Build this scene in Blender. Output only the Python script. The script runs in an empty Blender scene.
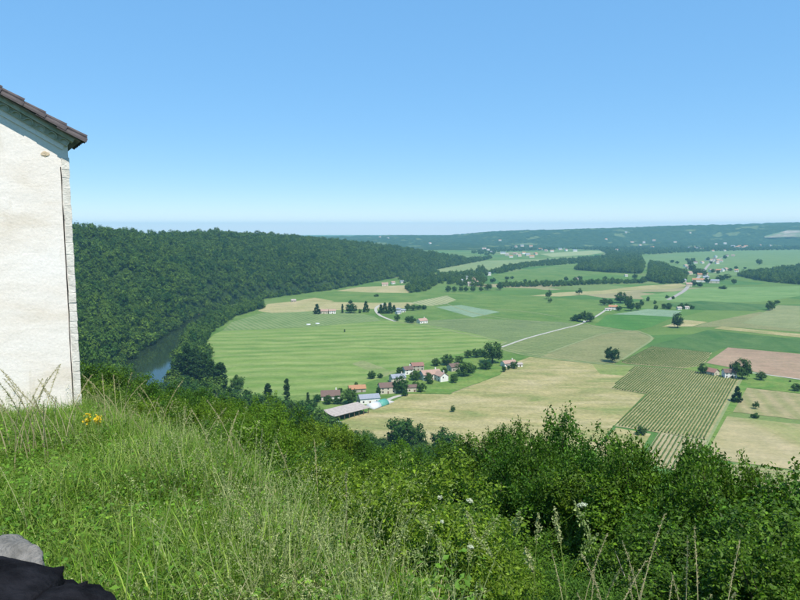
import bpy, bmesh, math, random
import numpy as np
from mathutils import Vector, Matrix
R = math.radians
sc = bpy.context.scene
COL = sc.collection
random.seed(7)
rng = np.random.default_rng(7)

# ------------------------------------------------------------------ camera
CAM_Z = 130.0                       # the view point stands 130 m above the valley floor
FPX = 660.0                         # focal length for an 800 px wide picture
PITCH = math.atan(72.0 / FPX)       # horizon at row 228 of 600
cam = bpy.data.cameras.new('camera')
cam.sensor_width = 36.0
cam.lens = 36.0 * FPX / 800.0
cam.clip_start = 0.05
cam.clip_end = 30000.0
camo = bpy.data.objects.new('camera', cam)
COL.objects.link(camo)
camo.location = (0, 0, CAM_Z)
camo.rotation_euler = (R(90) - PITCH, 0, 0)
sc.camera = camo

# ------------------------------------------------------------------ sky, sun, exposure
SUN_EL, SUN_AZ = R(60), R(150)
world = bpy.data.worlds.new('World')
sc.world = world
world.use_nodes = True
wn = world.node_tree
sky = wn.nodes.new('ShaderNodeTexSky')
sky.sky_type = 'NISHITA'
sky.sun_disc = False
sky.sun_elevation = SUN_EL
sky.sun_rotation = SUN_AZ
sky.altitude = 300
sky.air_density = 0.6
sky.dust_density = 0.0
sky.ozone_density = 6.0
# the camera's tone: the whole sky keeps its hue but spans a smaller range of brightness
hs = wn.nodes.new('ShaderNodeSeparateColor'); hs.mode = 'HSV'
hc = wn.nodes.new('ShaderNodeCombineColor'); hc.mode = 'HSV'
pw = wn.nodes.new('ShaderNodeMath'); pw.operation = 'POWER'; pw.inputs[1].default_value = 0.25
ml = wn.nodes.new('ShaderNodeMath'); ml.operation = 'MULTIPLY'; ml.inputs[1].default_value = 3.7
hu = wn.nodes.new('ShaderNodeMath'); hu.operation = 'ADD'; hu.inputs[1].default_value = -0.018
wn.links.new(sky.outputs[0], hs.inputs[0])
wn.links.new(hs.outputs[0], hu.inputs[0]); wn.links.new(hu.outputs[0], hc.inputs[0])
sa = wn.nodes.new('ShaderNodeMath'); sa.operation = 'MULTIPLY_ADD'; sa.inputs[1].default_value = 1.45; sa.inputs[2].default_value = -0.32; sa.use_clamp = True
wn.links.new(hs.outputs[1], sa.inputs[0]); wn.links.new(sa.outputs[0], hc.inputs[1])
wn.links.new(hs.outputs[2], pw.inputs[0]); wn.links.new(pw.outputs[0], ml.inputs[0]); wn.links.new(ml.outputs[0], hc.inputs[2])
wn.links.new(hc.outputs[0], wn.nodes['Background'].inputs[0])
wn.nodes['Background'].inputs[1].default_value = 0.13
sun = bpy.data.lights.new('sun', 'SUN')
sun.energy = 4.6
sun.angle = R(0.5)
sun.color = (1.0, 0.95, 0.87)
suno = bpy.data.objects.new('sun', sun)
COL.objects.link(suno)
sdir = Vector((math.sin(SUN_AZ) * math.cos(SUN_EL), math.cos(SUN_AZ) * math.cos(SUN_EL), math.sin(SUN_EL)))
suno.rotation_euler = sdir.to_track_quat('Z', 'Y').to_euler()
suno.location = (20, -30, 200)
sc.view_settings.view_transform = 'Standard'
sc.view_settings.look = 'None'
sc.view_settings.gamma = 1.0
sc.view_settings.exposure = 0.45
sc.view_settings.use_curve_mapping = False
sc.cycles.use_denoising = True
sc.cycles.max_bounces = 6
sc.cycles.diffuse_bounces = 3
sc.cycles.transmission_bounces = 3
sc.cycles.volume_bounces = 0
sc.cycles.transparent_max_bounces = 4
sc.cycles.caustics_reflective = False
sc.cycles.caustics_refractive = False

# ------------------------------------------------------------------ small helpers
def ray(u, v):
    """direction through a point of an 800 x 600 picture of the place"""
    x, y = (u - 400.0) / FPX, (300.0 - v) / FPX
    c, s = math.cos(PITCH), math.sin(PITCH)
    return Vector((x, c + y * s, y * c - s))

def at(u, v, z=0.0):
    d = ray(u, v)
    t = (z - CAM_Z) / d.z
    return Vector((d.x * t, d.y * t, z))

def px_size(p):
    """metres per picture point at a place"""
    return p.y / FPX

def prop(o, label=None, cat=None, group=None, kind=None):
    if label: o['label'] = label
    if cat: o['category'] = cat
    if group: o['group'] = group
    if kind: o['kind'] = kind
    return o

def empty(name, loc=(0, 0, 0), rz=0.0, label=None, cat=None, group=None):
    o = bpy.data.objects.new(name, None)
    o.empty_display_size = 0.2
    COL.objects.link(o)
    o.location = loc
    o.rotation_euler = (0, 0, rz)
    return prop(o, label, cat, group)

def add(name, me, mat=None, parent=None):
    o = bpy.data.objects.new(name, me)
    COL.objects.link(o)
    if mat is not None and not me.materials:
        me.materials.append(mat)
    if parent is not None:
        o.parent = parent
    return o

def mesh_np(name, verts, faces, mats=None):
    me = bpy.data.meshes.new(name)
    me.from_pydata([tuple(v) for v in verts], [], [tuple(f) for f in faces])
    me.update()
    return me

def mesh_tris(name, verts, tris, smooth=False):
    """fast path for large triangle meshes (numpy arrays)"""
    me = bpy.data.meshes.new(name)
    n, m = len(verts), len(tris)
    me.vertices.add(n); me.loops.add(m * 3); me.polygons.add(m)
    me.vertices.foreach_set('co', np.asarray(verts, dtype=np.float32).ravel())
    me.loops.foreach_set('vertex_index', np.asarray(tris, dtype=np.int32).ravel())
    me.polygons.foreach_set('loop_start', np.arange(0, m * 3, 3, dtype=np.int32))
    if smooth:
        me.polygons.foreach_set('use_smooth', np.ones(m, dtype=bool))
    me.update(calc_edges=True)
    return me

def dup(root, loc, rz, scale=None, label=None, group=None):
    r = root.copy(); COL.objects.link(r)
    r.location = loc; r.rotation_euler = (0, 0, rz)
    if scale is not None: r.scale = scale
    if label: r['label'] = label
    if group: r['group'] = group
    for ch in root.children:
        c = ch.copy(); COL.objects.link(c); c.parent = r
        for g in ch.children:
            d = g.copy(); COL.objects.link(d); d.parent = c
    return r

class MB:
    """collects boxes, prisms and tubes of ONE part"""
    def __init__(s): s.v, s.f = [], []
    def poly(s, pts, faces):
        b = len(s.v)
        s.v += [tuple(p) for p in pts]
        s.f += [tuple(i + b for i in f) for f in faces]
    def box(s, c, d, rz=0.0):
        ca, sa = math.cos(rz), math.sin(rz)
        pts = []
        for z in (-1, 1):
            for x, y in ((-1, -1), (1, -1), (1, 1), (-1, 1)):
                px, py = x * d[0] / 2, y * d[1] / 2
                pts.append((c[0] + px * ca - py * sa, c[1] + px * sa + py * ca, c[2] + z * d[2] / 2))
        s.poly(pts, [(3, 2, 1, 0), (4, 5, 6, 7), (0, 1, 5, 4), (1, 2, 6, 5), (2, 3, 7, 6), (3, 0, 4, 7)])
    def prism(s, prof, a, b):
        """profile [(p,q)..] given as 3-D points at both ends"""
        n = len(a)
        s.poly(list(a) + list(b), [tuple(range(n - 1, -1, -1)), tuple(range(n, 2 * n))] +
               [(i, (i + 1) % n, n + (i + 1) % n, n + i) for i in range(n)])
    def tube(s, pts, rad, k=6):
        pts = [Vector(p) for p in pts]
        rings = []
        for i, p in enumerate(pts):
            d = (pts[min(i + 1, len(pts) - 1)] - pts[max(i - 1, 0)])
            if d.length < 1e-9: d = Vector((0, 0, 1))
            d.normalize()
            a = d.cross(Vector((0.31, 0.95, 0.07)))
            if a.length < 1e-3: a = d.cross(Vector((1, 0, 0)))
            a.normalize(); b = d.cross(a)
            rings.append([p + (a * math.cos(t) + b * math.sin(t)) * rad[i] for t in [2 * math.pi * j / k for j in range(k)]])
        b0 = len(s.v)
        for r_ in rings: s.v += [tuple(q) for q in r_]
        for i in range(len(rings) - 1):
            for j in range(k):
                s.f.append((b0 + i * k + j, b0 + i * k + (j + 1) % k, b0 + (i + 1) * k + (j + 1) % k, b0 + (i + 1) * k + j))
        s.f.append(tuple(b0 + j for j in range(k - 1, -1, -1)))
        e = b0 + (len(rings) - 1) * k
        s.f.append(tuple(e + j for j in range(k)))
    def mesh(s, name): return mesh_np(name, s.v, s.f)
    def build(s, name, mat, parent=None): return add(name, s.mesh(name), mat, parent)

def smooth_mesh(me):
    me.polygons.foreach_set('use_smooth', np.ones(len(me.polygons), dtype=bool))
    return me

# ------------------------------------------------------------------ materials
MATS = {}
def new_mat(name):
    m = bpy.data.materials.new(name); m.use_nodes = True
    MATS[name] = m
    nt = m.node_tree
    b = nt.nodes['Principled BSDF']
    b.inputs['Roughness'].default_value = 0.85
    b.inputs['Specular IOR Level'].default_value = 0.25
    return m, nt, b

def nd(nt, t, **kw):
    n = nt.nodes.new(t)
    for k, v in kw.items():
        if k in n.inputs: n.inputs[k].default_value = v
        else: setattr(n, k, v)
    return n

def pos(nt, rot=0.0, scale=(1, 1, 1), obj=False):
    if obj: src = nd(nt, 'ShaderNodeTexCoord').outputs['Object']
    else: src = nd(nt, 'ShaderNodeNewGeometry').outputs['Position']
    mp = nd(nt, 'ShaderNodeMapping')
    mp.inputs['Rotation'].default_value = (0, 0, rot)
    mp.inputs['Scale'].default_value = scale
    nt.links.new(src, mp.inputs['Vector'])
    return mp.outputs[0]

def ramp(nt, fac, stops):
    r = nd(nt, 'ShaderNodeValToRGB')
    e = r.color_ramp.elements
    while len(e) < len(stops): e.new(0.5)
    for i, (p, c) in enumerate(stops):
        e[i].position = p; e[i].color = (*c, 1) if len(c) == 3 else c
    nt.links.new(fac, r.inputs[0])
    return r.outputs[0]

def noise(nt, vec, scale, detail=4.0, rough=0.55, dist=0.0):
    n = nd(nt, 'ShaderNodeTexNoise')
    n.inputs['Scale'].default_value = scale; n.inputs['Detail'].default_value = detail
    n.inputs['Roughness'].default_value = rough; n.inputs['Distortion'].default_value = dist
    nt.links.new(vec, n.inputs['Vector'])
    return n.outputs['Fac']

def mixc(nt, fac, a, b, mode='MIX'):
    m = nd(nt, 'ShaderNodeMix'); m.data_type = 'RGBA'; m.blend_type = mode
    for s, x in ((0, fac), (6, a), (7, b)):
        if isinstance(x, (int, float)): m.inputs[s].default_value = x
        elif isinstance(x, (tuple, list)): m.inputs[s].default_value = (*x[:3], 1)
        else: nt.links.new(x, m.inputs[s])
    return m.outputs[2]

def math_(nt, op, a, b=0.0):
    m = nd(nt, 'ShaderNodeMath'); m.operation = op
    for i, x in enumerate((a, b)):
        if isinstance(x, (int, float)): m.inputs[i].default_value = x
        else: nt.links.new(x, m.inputs[i])
    return m.outputs[0]

def bump(nt, b, h, strength=0.4, dist=0.05):
    n = nd(nt, 'ShaderNodeBump'); n.inputs['Strength'].default_value = strength; n.inputs['Distance'].default_value = dist
    nt.links.new(h, n.inputs['Height']); nt.links.new(n.outputs[0], b.inputs['Normal'])

def simple_mat(name, c1, c2=None, scale=3.0, rough=0.85, obj=True, bmp=0.0, spec=0.25):
    m, nt, b = new_mat(name)
    c2 = c2 or tuple(x * 0.75 for x in c1)
    v = pos(nt, obj=obj)
    f = noise(nt, v, scale, 5.0)
    nt.links.new(ramp(nt, f, [(0.35, c2), (0.65, c1)]), b.inputs['Base Color'])
    b.inputs['Roughness'].default_value = rough
    b.inputs['Specular IOR Level'].default_value = spec
    if bmp: bump(nt, b, noise(nt, v, scale * 4, 6.0), bmp, 0.02)
    return m

def leaf_mat(name, ca, cb, trans=0.28, isl=0.45, nscale=0.0, gloss=0.35):
    """foliage: colour differs from plant to plant, from leaf to leaf and, a little, in drifts"""
    m, nt, b = new_mat(name)
    oi = nd(nt, 'ShaderNodeObjectInfo')
    f = oi.outputs['Random']
    ge = nd(nt, 'ShaderNodeNewGeometry')
    col = mixc(nt, f, ca, cb)
    if nscale:
        nz = noise(nt, pos(nt), nscale, 3.0)
        col = mixc(nt, ramp(nt, nz, [(0.35, (0, 0, 0)), (0.65, (1, 1, 1))]), col, mixc(nt, 0.5, col, cb))
    isr = ramp(nt, ge.outputs['Random Per Island'], [(0.0, (1 - isl,) * 3), (0.8, (1, 1, 1)), (1.0, (1 + isl * 1.1, 1 + isl, 1 + isl * 0.4))])
    col = mixc(nt, 1.0, col, isr, 'MULTIPLY')
    nt.links.new(col, b.inputs['Base Color'])
    b.inputs['Roughness'].default_value = 0.5
    b.inputs['Specular IOR Level'].default_value = gloss * 0.35
    tr = nd(nt, 'ShaderNodeBsdfTranslucent')
    nt.links.new(mixc(nt, 1.0, col, (1.25, 1.35, 0.6), 'MULTIPLY'), tr.inputs['Color'])
    mx = nd(nt, 'ShaderNodeMixShader'); mx.inputs[0].default_value = trans
    nt.links.new(b.outputs[0], mx.inputs[1]); nt.links.new(tr.outputs[0], mx.inputs[2])
    nt.links.new(mx.outputs[0], nt.nodes['Material Output'].inputs['Surface'])
    return m

def field_mat(name, c1, c2, nscale=0.02, stretch=None, stripe=None, fine=0.25, c3=None, angle=None):
    """crop: two tones in drifts, fine mottling, optional drill or mowing lines (angle, period in m, colour, strength)"""
    m, nt, b = new_mat(name)
    v = pos(nt, stretch[0], (1, stretch[1], 1)) if stretch else pos(nt)
    f = noise(nt, v, nscale, 6.0, 0.6, 0.6)
    stops = [(0.36, c1), (0.62, c2)] if c3 is None else [(0.30, c1), (0.48, c2), (0.68, c3)]
    col = ramp(nt, f, stops)
    if stripe:
        ang, per, cs, st = stripe
        vs = pos(nt, ang, (1, 1, 1))
        sx = nd(nt, 'ShaderNodeSeparateXYZ'); nt.links.new(vs, sx.inputs[0])
        wob = math_(nt, 'MULTIPLY', noise(nt, pos(nt), 0.011, 3.0), per * 1.6 if per > 15 else per * 0.6)
        ph = math_(nt, 'MULTIPLY', math_(nt, 'ADD', sx.outputs[1], wob), 2 * math.pi / per)
        sn = math_(nt, 'MULTIPLY_ADD', math_(nt, 'SINE', ph), 0.5)
        sn.node.inputs[2].default_value = 0.5
        fac = math_(nt, 'MULTIPLY', sn, math_(nt, 'MULTIPLY', noise(nt, pos(nt), 0.013, 3.0), st * 2))
        cl = nd(nt, 'ShaderNodeClamp'); nt.links.new(fac, cl.inputs[0])
        col = mixc(nt, cl.outputs[0], col, cs)
    fn = noise(nt, pos(nt), 0.35, 5.0, 0.7)
    k = ramp(nt, fn, [(0.3, (1 - fine,) * 3), (0.7, (1 + fine,) * 3)])
    col = mixc(nt, 1.0, col, k, 'MULTIPLY')
    k = ramp(nt, noise(nt, pos(nt, 0.8, (1, 2.5, 1)), 0.035, 7.0, 0.72, 0.3), [(0.3, (0.76, 0.80, 0.74)), (0.5, (1, 1, 1)), (0.7, (1.26, 1.18, 1.22))])
    col = mixc(nt, 1.0, col, k, 'MULTIPLY')
    nt.links.new(col, b.inputs['Base Color'])
    b.inputs['Roughness'].default_value = 0.95
    b.inputs['Specular IOR Level'].default_value = 0.1
    return m

# ------------------------------------------------------------------ terrain heights
def vnoise(x, y, s, seed=0):
    """cheap smooth value noise, numpy"""
    x = np.asarray(x, float) / s + seed * 17.31; y = np.asarray(y, float) / s + seed * 7.77
    xi, yi = np.floor(x), np.floor(y)
    fx, fy = x - xi, y - yi
    fx, fy = fx * fx * (3 - 2 * fx), fy * fy * (3 - 2 * fy)
    def h(i, j):
        n = np.sin(i * 127.1 + j * 311.7 + seed * 74.7) * 43758.5453
        return n - np.floor(n)
    return (h(xi, yi) * (1 - fx) + h(xi + 1, yi) * fx) * (1 - fy) + (h(xi, yi + 1) * (1 - fx) + h(xi + 1, yi + 1) * fx) * fy

EA = [-180, -120, -90, -60, -40, -31, -27, -24.4, -20.5, -16.9, -12.8, -8.6, 0, 12.8, 30, 60, 90, 130, 180]
ER = [400, 300, 120, 40, 26, 20, 15.5, 11.8, 9.4, 7.5, 5.8, 4.7, 3.6, 2.85, 2.4, 2.4, 3, 60, 400]
FA = [-180, -90, -60, -31, -24, -17, -8.5, 0, 10, 20, 31, 60, 90, 180]
FR = [1800, 900, 560, 500, 490, 480, 425, 375, 345, 315, 285, 300, 420, 1800]
def terrace(x, y):
    return CAM_Z - 1.62 - 0.155 * np.clip(y, -1.5, 30) + 0.16 * (vnoise(x, y, 2.3, 3) - 0.5)

def ground_z(x, y):
    x = np.asarray(x, float); y = np.asarray(y, float)
    r = np.hypot(x, y) + 1e-6
    a = np.degrees(np.arctan2(x, y))
    E = np.interp(a, EA, ER); F = np.interp(a, FA, FR)
    ze = terrace(x / r * E, y / r * E)
    t = np.clip((r - E) / (F - E), 0, 1)
    zs = ze * (1 - t) ** 1.55
    zs = zs + np.clip((r - E) / 40, 0, 1) * (1 - t) * 6 * (vnoise(x, y, 35, 1) - 0.5)
    return np.where(r < E, terrace(x, y), np.where(t >= 1, 0.0, zs))

FOOT = np.array([at(u, v)[:2] for u, v in ((-300, 520), (60, 396), (121, 361), (141, 346), (168, 329), (180, 321), (212, 308), (260, 299), (335, 289), (410, 274), (480, 261), (495, 257))])
RIDGE = np.array([(-900, 700, 116), (-640, 960, 119), (-477, 1050, 119), (-473, 1300, 106), (-420, 1500, 110), (-358, 1750, 104), (-212, 2000, 84), (0, 2300, 56), (110, 2440, 33), (193, 2550, 12), (290, 2680, 0), (400, 2820, -14)])
def seg_dist(px, py, P):
    """distance to a polyline, the parameter there, and the side"""
    best = np.full(px.shape, 1e18); bi = np.zeros(px.shape); side = np.zeros(px.shape)
    for i in range(len(P) - 1):
        ax, ay = P[i][:2]; bx, by = P[i + 1][:2]
        dx, dy = bx - ax, by - ay
        t = np.clip(((px - ax) * dx + (py - ay) * dy) / (dx * dx + dy * dy), 0, 1)
        d = np.hypot(px - ax - t * dx, py - ay - t * dy)
        c = dx * (py - ay) - dy * (px - ax)
        m = d < best - 1e-6
        best = np.where(m, d, best); bi = np.where(m, i + t, bi); side = np.where(m, c, side)
    return best, bi, side

def hill_z(x, y):
    x = np.asarray(x, float); y = np.asarray(y, float)
    df, _, sf = seg_dist(x, y, FOOT)
    dr, ir, sr = seg_dist(x, y, RIDGE)
    hr = np.interp(ir, np.arange(len(RIDGE)), RIDGE[:, 2])
    q = np.clip(df / (df + dr + 1e-6), 0, 1)
    q = np.where(sr > 0, 1.0, q)
    h = hr * (q ** 0.5 * 0.85 + 0.15 * q * q * (3 - 2 * q))
    h = h + 9 * (vnoise(x, y, 140, 5) - 0.5) * np.sin(np.clip(q, 0, 1) * math.pi) + 5 * (vnoise(x, y, 160, 6) - 0.5) * q
    h = np.where(sf > 0, h, -4.0)
    return np.where(h < 0.3, -4.0, h)

SKYU = [250, 350, 400, 450, 500, 560, 600, 650, 700, 750, 800, 1000]
SKYH = [40, 50, 62, 58, 92, 104, 118, 128, 150, 168, 182, 190]
FAR0, FAR1 = 3750.0, 6000.0
def far_z(x, y):
    x = np.asarray(x, float); y = np.asarray(y, float)
    u = 400 + FPX * x / 6000.0
    H = np.interp(u, SKYU, SKYH) * (1 + 0.16 * (vnoise(x, y * 0.3, 420, 14) - 0.5))
    base = FAR0 + 500 * (vnoise(x, y * 0, 1100, 9) - 0.5)
    t = np.clip((y - base) / (FAR1 - base), 0, 1)
    n = (vnoise(x, y, 900, 11) - 0.5) * 0.5 + (vnoise(x, y, 330, 12) - 0.5) * 0.3
    h = H * np.clip(t * t * (3 - 2 * t) * (1 + n * (1 - t) * 1.6) + n * 0.9 * np.sin(t * math.pi), 0, 2)
    return np.where((y < base) | (h < 0.5), -5.0, h)

def top_z(x, y):
    return float(max(ground_z(x, y), hill_z(x, y), far_z(x, y)))

def hit(u, v, lo=2.0, hi=9000.0):
    """where a line of sight first meets the land"""
    d = ray(u, v); d = d / math.hypot(d.x, d.y)
    t = np.geomspace(lo, hi, 900)
    X, Y, Z = d.x * t, d.y * t, CAM_Z + d.z * t
    T = np.maximum(np.maximum(ground_z(X, Y), hill_z(X, Y)), far_z(X, Y))
    k = np.nonzero(Z < T)[0]
    if len(k) == 0: return None
    i = k[0]
    a, b = t[max(i - 1, 0)], t[i]
    for _ in range(18):
        m = (a + b) / 2
        if CAM_Z + d.z * m < top_z(d.x * m, d.y * m): b = m
        else: a = m
    return Vector((d.x * b, d.y * b, top_z(d.x * b, d.y * b)))

# ------------------------------------------------------------------ the ground sheet
def ground_material():
    m, nt, b = new_mat('ground')
    # far fields too small to draw one by one: a patchwork of crops
    def patch(rot, sx, sy, seed):
        mp = pos(nt, rot, (sx, sy, 1))
        v = nd(nt, 'ShaderNodeTexVoronoi'); v.voronoi_dimensions = '2D'; v.distance = 'CHEBYCHEV'
        v.inputs['Scale'].default_value = 1.0; v.inputs['Randomness'].default_value = 0.8
        ad = nd(nt, 'ShaderNodeVectorMath'); ad.operation = 'ADD'; ad.inputs[1].default_value = (seed, seed * 2, 0)
        nt.links.new(mp, ad.inputs[0]); nt.links.new(ad.outputs[0], v.inputs['Vector'])
        s = nd(nt, 'ShaderNodeSeparateColor'); nt.links.new(v.outputs['Color'], s.inputs[0])
        return s.outputs[0]
    p1 = patch(0.55, 1 / 190, 1 / 120, 3.0)
    crops = ramp(nt, p1, [(0.0, (0.080, 0.155, 0.030)), (0.25, (0.108, 0.172, 0.040)), (0.45, (0.064, 0.140, 0.030)), (0.62, (0.126, 0.178, 0.052)), (0.78, (0.094, 0.160, 0.035)), (0.93, (0.24, 0.22, 0.11))])
    crops.node.color_ramp.interpolation = 'CONSTANT'
    big = noise(nt, pos(nt), 0.01, 6.0, 0.65)
    crops = mixc(nt, 1.0, crops, ramp(nt, big, [(0.3, (0.82, 0.85, 0.8)), (0.7, (1.18, 1.12, 1.2))]), 'MULTIPLY')
    fine = noise(nt, pos(nt), 0.3, 6.0, 0.7)
    crops = mixc(nt, 1.0, crops, ramp(nt, fine, [(0.3, (0.8, 0.8, 0.8)), (0.7, (1.2, 1.2, 1.2))]), 'MULTIPLY')
    # the steep bank: earth, litter and rough grass
    bank = ramp(nt, noise(nt, pos(nt), 0.9, 8.0, 0.65), [(0.3, (0.035, 0.050, 0.014)), (0.55, (0.06, 0.085, 0.022)), (0.75, (0.12, 0.115, 0.05))])
    sz = nd(nt, 'ShaderNodeSeparateXYZ'); nt.links.new(nd(nt, 'ShaderNodeNewGeometry').outputs['Position'], sz.inputs[0])
    isb = nd(nt, 'ShaderNodeMapRange'); isb.inputs['From Min'].default_value = 0.5; isb.inputs['From Max'].default_value = 3.0
    nt.links.new(sz.outputs[2], isb.inputs['Value'])
    nt.links.new(mixc(nt, isb.outputs[0], crops, bank), b.inputs['Base Color'])
    b.inputs['Roughness'].default_value = 0.95; b.inputs['Specular IOR Level'].default_value = 0.1
    return m

az = np.concatenate([np.linspace(-180, -62, 40), np.linspace(-60, 60, 300), np.linspace(62, 178, 40)])
rr = np.concatenate([[0.35], np.geomspace(0.7, 12500, 260)])
A, Q = np.meshgrid(np.radians(az), rr)
X, Y = Q * np.sin(A), Q * np.cos(A)
Z = ground_z(X, Y)
na, nr = len(az), len(rr)
V = np.stack([X.ravel(), Y.ravel(), Z.ravel()], 1)
V = np.vstack([V, [[0, 0, float(terrace(0, 0))]]])
i, j = np.meshgrid(np.arange(nr - 1), np.arange(na), indexing='ij')
j2 = (j + 1) % na
a, b_, c, d = (i * na + j), (i * na + j2), ((i + 1) * na + j2), ((i + 1) * na + j)
T = np.vstack([np.stack([a, c, b_], -1).reshape(-1, 3), np.stack([a, d, c], -1).reshape(-1, 3)])
jj = np.arange(na)
T = np.vstack([T, np.stack([np.full(na, len(V) - 1), jj, (jj + 1) % na], 1)])
g = add('ground', mesh_tris('ground', V, T, True), ground_material())
prop(g, 'green valley floor and grassy bank under the view point', kind='structure')

# ------------------------------------------------------------------ the wooded hill and the distant hills
def grid_hill(name, fn, x0, x1, nx, y0, y1, ny, mat, label):
    xs, ys = np.linspace(x0, x1, nx), np.linspace(y0, y1, ny)
    X, Y = np.meshgrid(xs, ys)
    Z = fn(X, Y)
    V = np.stack([X.ravel(), Y.ravel(), Z.ravel()], 1)
    i, j = np.meshgrid(np.arange(ny - 1), np.arange(nx - 1), indexing='ij')
    a = (i * nx + j).ravel()
    T = np.vstack([np.stack([a, a + 1, a + nx + 1], 1), np.stack([a, a + nx + 1, a + nx], 1)])
    keep = (V[T][:, :, 2] > -3.5).any(axis=1)
    o = add(name, mesh_tris(name, V, T[keep], True), mat)
    return prop(o, label, kind='structure')

def wood_ground(name, c1, c2, clear, sc_, thr):
    m, nt, b = new_mat(name)
    f = noise(nt, pos(nt), 0.03, 6.0, 0.7)
    col = ramp(nt, f, [(0.35, c1), (0.65, c2)])
    if clear:
        q = noise(nt, pos(nt), sc_, 3.0, 0.5)
        col = mixc(nt, ramp(nt, q, [(thr, (0, 0, 0)), (thr + 0.02, (1, 1, 1))]), col, clear)
    nt.links.new(col, b.inputs['Base Color'])
    b.inputs['Roughness'].default_value = 1.0; b.inputs['Specular IOR Level'].default_value = 0.0
    bump(nt, b, noise(nt, pos(nt), 0.08, 3.0), 1.0, 6.0)
    return m

grid_hill('hill', hill_z, -1500, 560, 206, 380, 3000, 262, wood_ground('hill_floor', (0.02, 0.038, 0.012), (0.035, 0.06, 0.018), None, 0, 0), 'steep wooded hill across the river')
def far_rough(x, y):
    h = far_z(x, y)
    r = (vnoise(x, y, 45, 21) - 0.5) * 12 + (vnoise(x, y, 22, 22) - 0.5) * 9
    return np.where(h > 0, h + r * np.clip(h / 15, 0, 1), h)
grid_hill('distant_hills', far_rough, -1200, 5200, 420, 3300, 6500, 170, wood_ground('far_wood', (0.016, 0.040, 0.014), (0.050, 0.085, 0.028), (0.11, 0.145, 0.055), 0.0048, 0.615), 'long blue wooded hills on the skyline')

# the pale quarry face high on the right end of the distant hills
QV, QF = [], []
qu = np.linspace(764, 860, 25); qt = (238.0, 236.5, 234.5, 232.6, 231.0)
for i, v in enumerate(qt):
    for j, u in enumerate(qu):
        f = j / 24.0
        vv = 239.0 - (239.0 - v) * min(1.0, 0.25 + f * 3.0)
        p = hit(float(u), float(vv))
        QV.append((p.x, p.y - 6, p.z + 7))
        if i and j: QF.append(((i - 1) * 25 + j - 1, (i - 1) * 25 + j, i * 25 + j, i * 25 + j - 1))
m, nt, b = new_mat('quarry_rock')
nt.links.new(ramp(nt, noise(nt, pos(nt, 0, (1, 1, 3)), 0.008, 6.0, 0.6), [(0.45, (0.13, 0.18, 0.08)), (0.55, (0.22, 0.20, 0.13)), (0.68, (0.40, 0.34, 0.28))]), b.inputs['Base Color'])
o = add('quarry', mesh_np('quarry', QV, QF), m)
if o.data.polygons[0].normal.z < 0: o.data.flip_normals()
prop(o, 'pale quarry terraces on the blue hills', kind='structure')

# ------------------------------------------------------------------ fields, seen from above: every plot is one sheet
LAYER = [0.05]
def plot(name, label, pts, mat, dz=None):
    LAYER[0] += 0.004
    z = LAYER[0]
    me = mesh_np(name, [(p.x, p.y, z) for p in (at(u, v) for u, v in pts)], [tuple(range(len(pts)))])
    # make it face up
    if me.polygons[0].normal.z < 0: me.flip_normals()
    o = add(name, me, mat)
    return prop(o, label, kind='structure')

HAY = field_mat('hay_stubble', (0.165, 0.195, 0.062), (0.265, 0.24, 0.10), 0.016, (0.55, 2.6), c3=(0.345, 0.295, 0.155))
MOWN = field_mat('mown_wheat', (0.100, 0.178, 0.036), (0.148, 0.215, 0.052), 0.012, (0.06, 3.0), (-0.16, 25.0, (0.24, 0.275, 0.10), 0.45), 0.14)
VINE = field_mat('far_vines', (0.095, 0.16, 0.045), (0.125, 0.185, 0.06), 0.02, None, (1.1, 7.0, (0.20, 0.23, 0.10), 0.6), 0.2)
VINEG = field_mat('vine_soil', (0.22, 0.215, 0.095), (0.28, 0.26, 0.13), 0.06, None, None, 0.25)
TAN = field_mat('ripe_barley', (0.33, 0.285, 0.145), (0.27, 0.255, 0.11), 0.02, (0.4, 0.4))
GREEN = field_mat('meadow', (0.075, 0.145, 0.028), (0.122, 0.182, 0.044), 0.02)
BRIGHT = field_mat('young_maize', (0.050, 0.140, 0.024), (0.070, 0.160, 0.032), 0.02, (0.3, 0.3))
DARKG = field_mat('dark_maize', (0.042, 0.105, 0.024), (0.080, 0.140, 0.040), 0.03, (0.2, 0.3))
BLUE = field_mat('blue_green_crop', (0.155, 0.225, 0.135), (0.175, 0.25, 0.15), 0.02)
EARTH = field_mat('ploughed_earth', (0.25, 0.175, 0.112), (0.295, 0.21, 0.135), 0.02, (0.2, 0.3), None, 0.15)
BROWNV = field_mat('thin_vines', (0.14, 0.165, 0.06), (0.18, 0.185, 0.075), 0.02, None, (0.9, 6.0, (0.22, 0.21, 0.10), 0.6), 0.25)
STRIPE = field_mat('swathed_hay', (0.28, 0.235, 0.125), (0.25, 0.225, 0.105), 0.03, None, (-1.25, 12.0, (0.18, 0.19, 0.07), 0.7), 0.2)
PALE = field_mat('pale_stubble', (0.20, 0.225, 0.075), (0.275, 0.245, 0.115), 0.022, (-1.2, 0.3), None, 0.15, c3=(0.33, 0.28, 0.155))
FURROW = field_mat('furrowed_plot', (0.28, 0.235, 0.135), (0.24, 0.225, 0.10), 0.03, None, (0.1, 5.0, (0.17, 0.20, 0.07), 0.8), 0.2)
LAWN = field_mat('farm_grass', (0.080, 0.165, 0.028), (0.145, 0.20, 0.048), 0.05)

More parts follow.
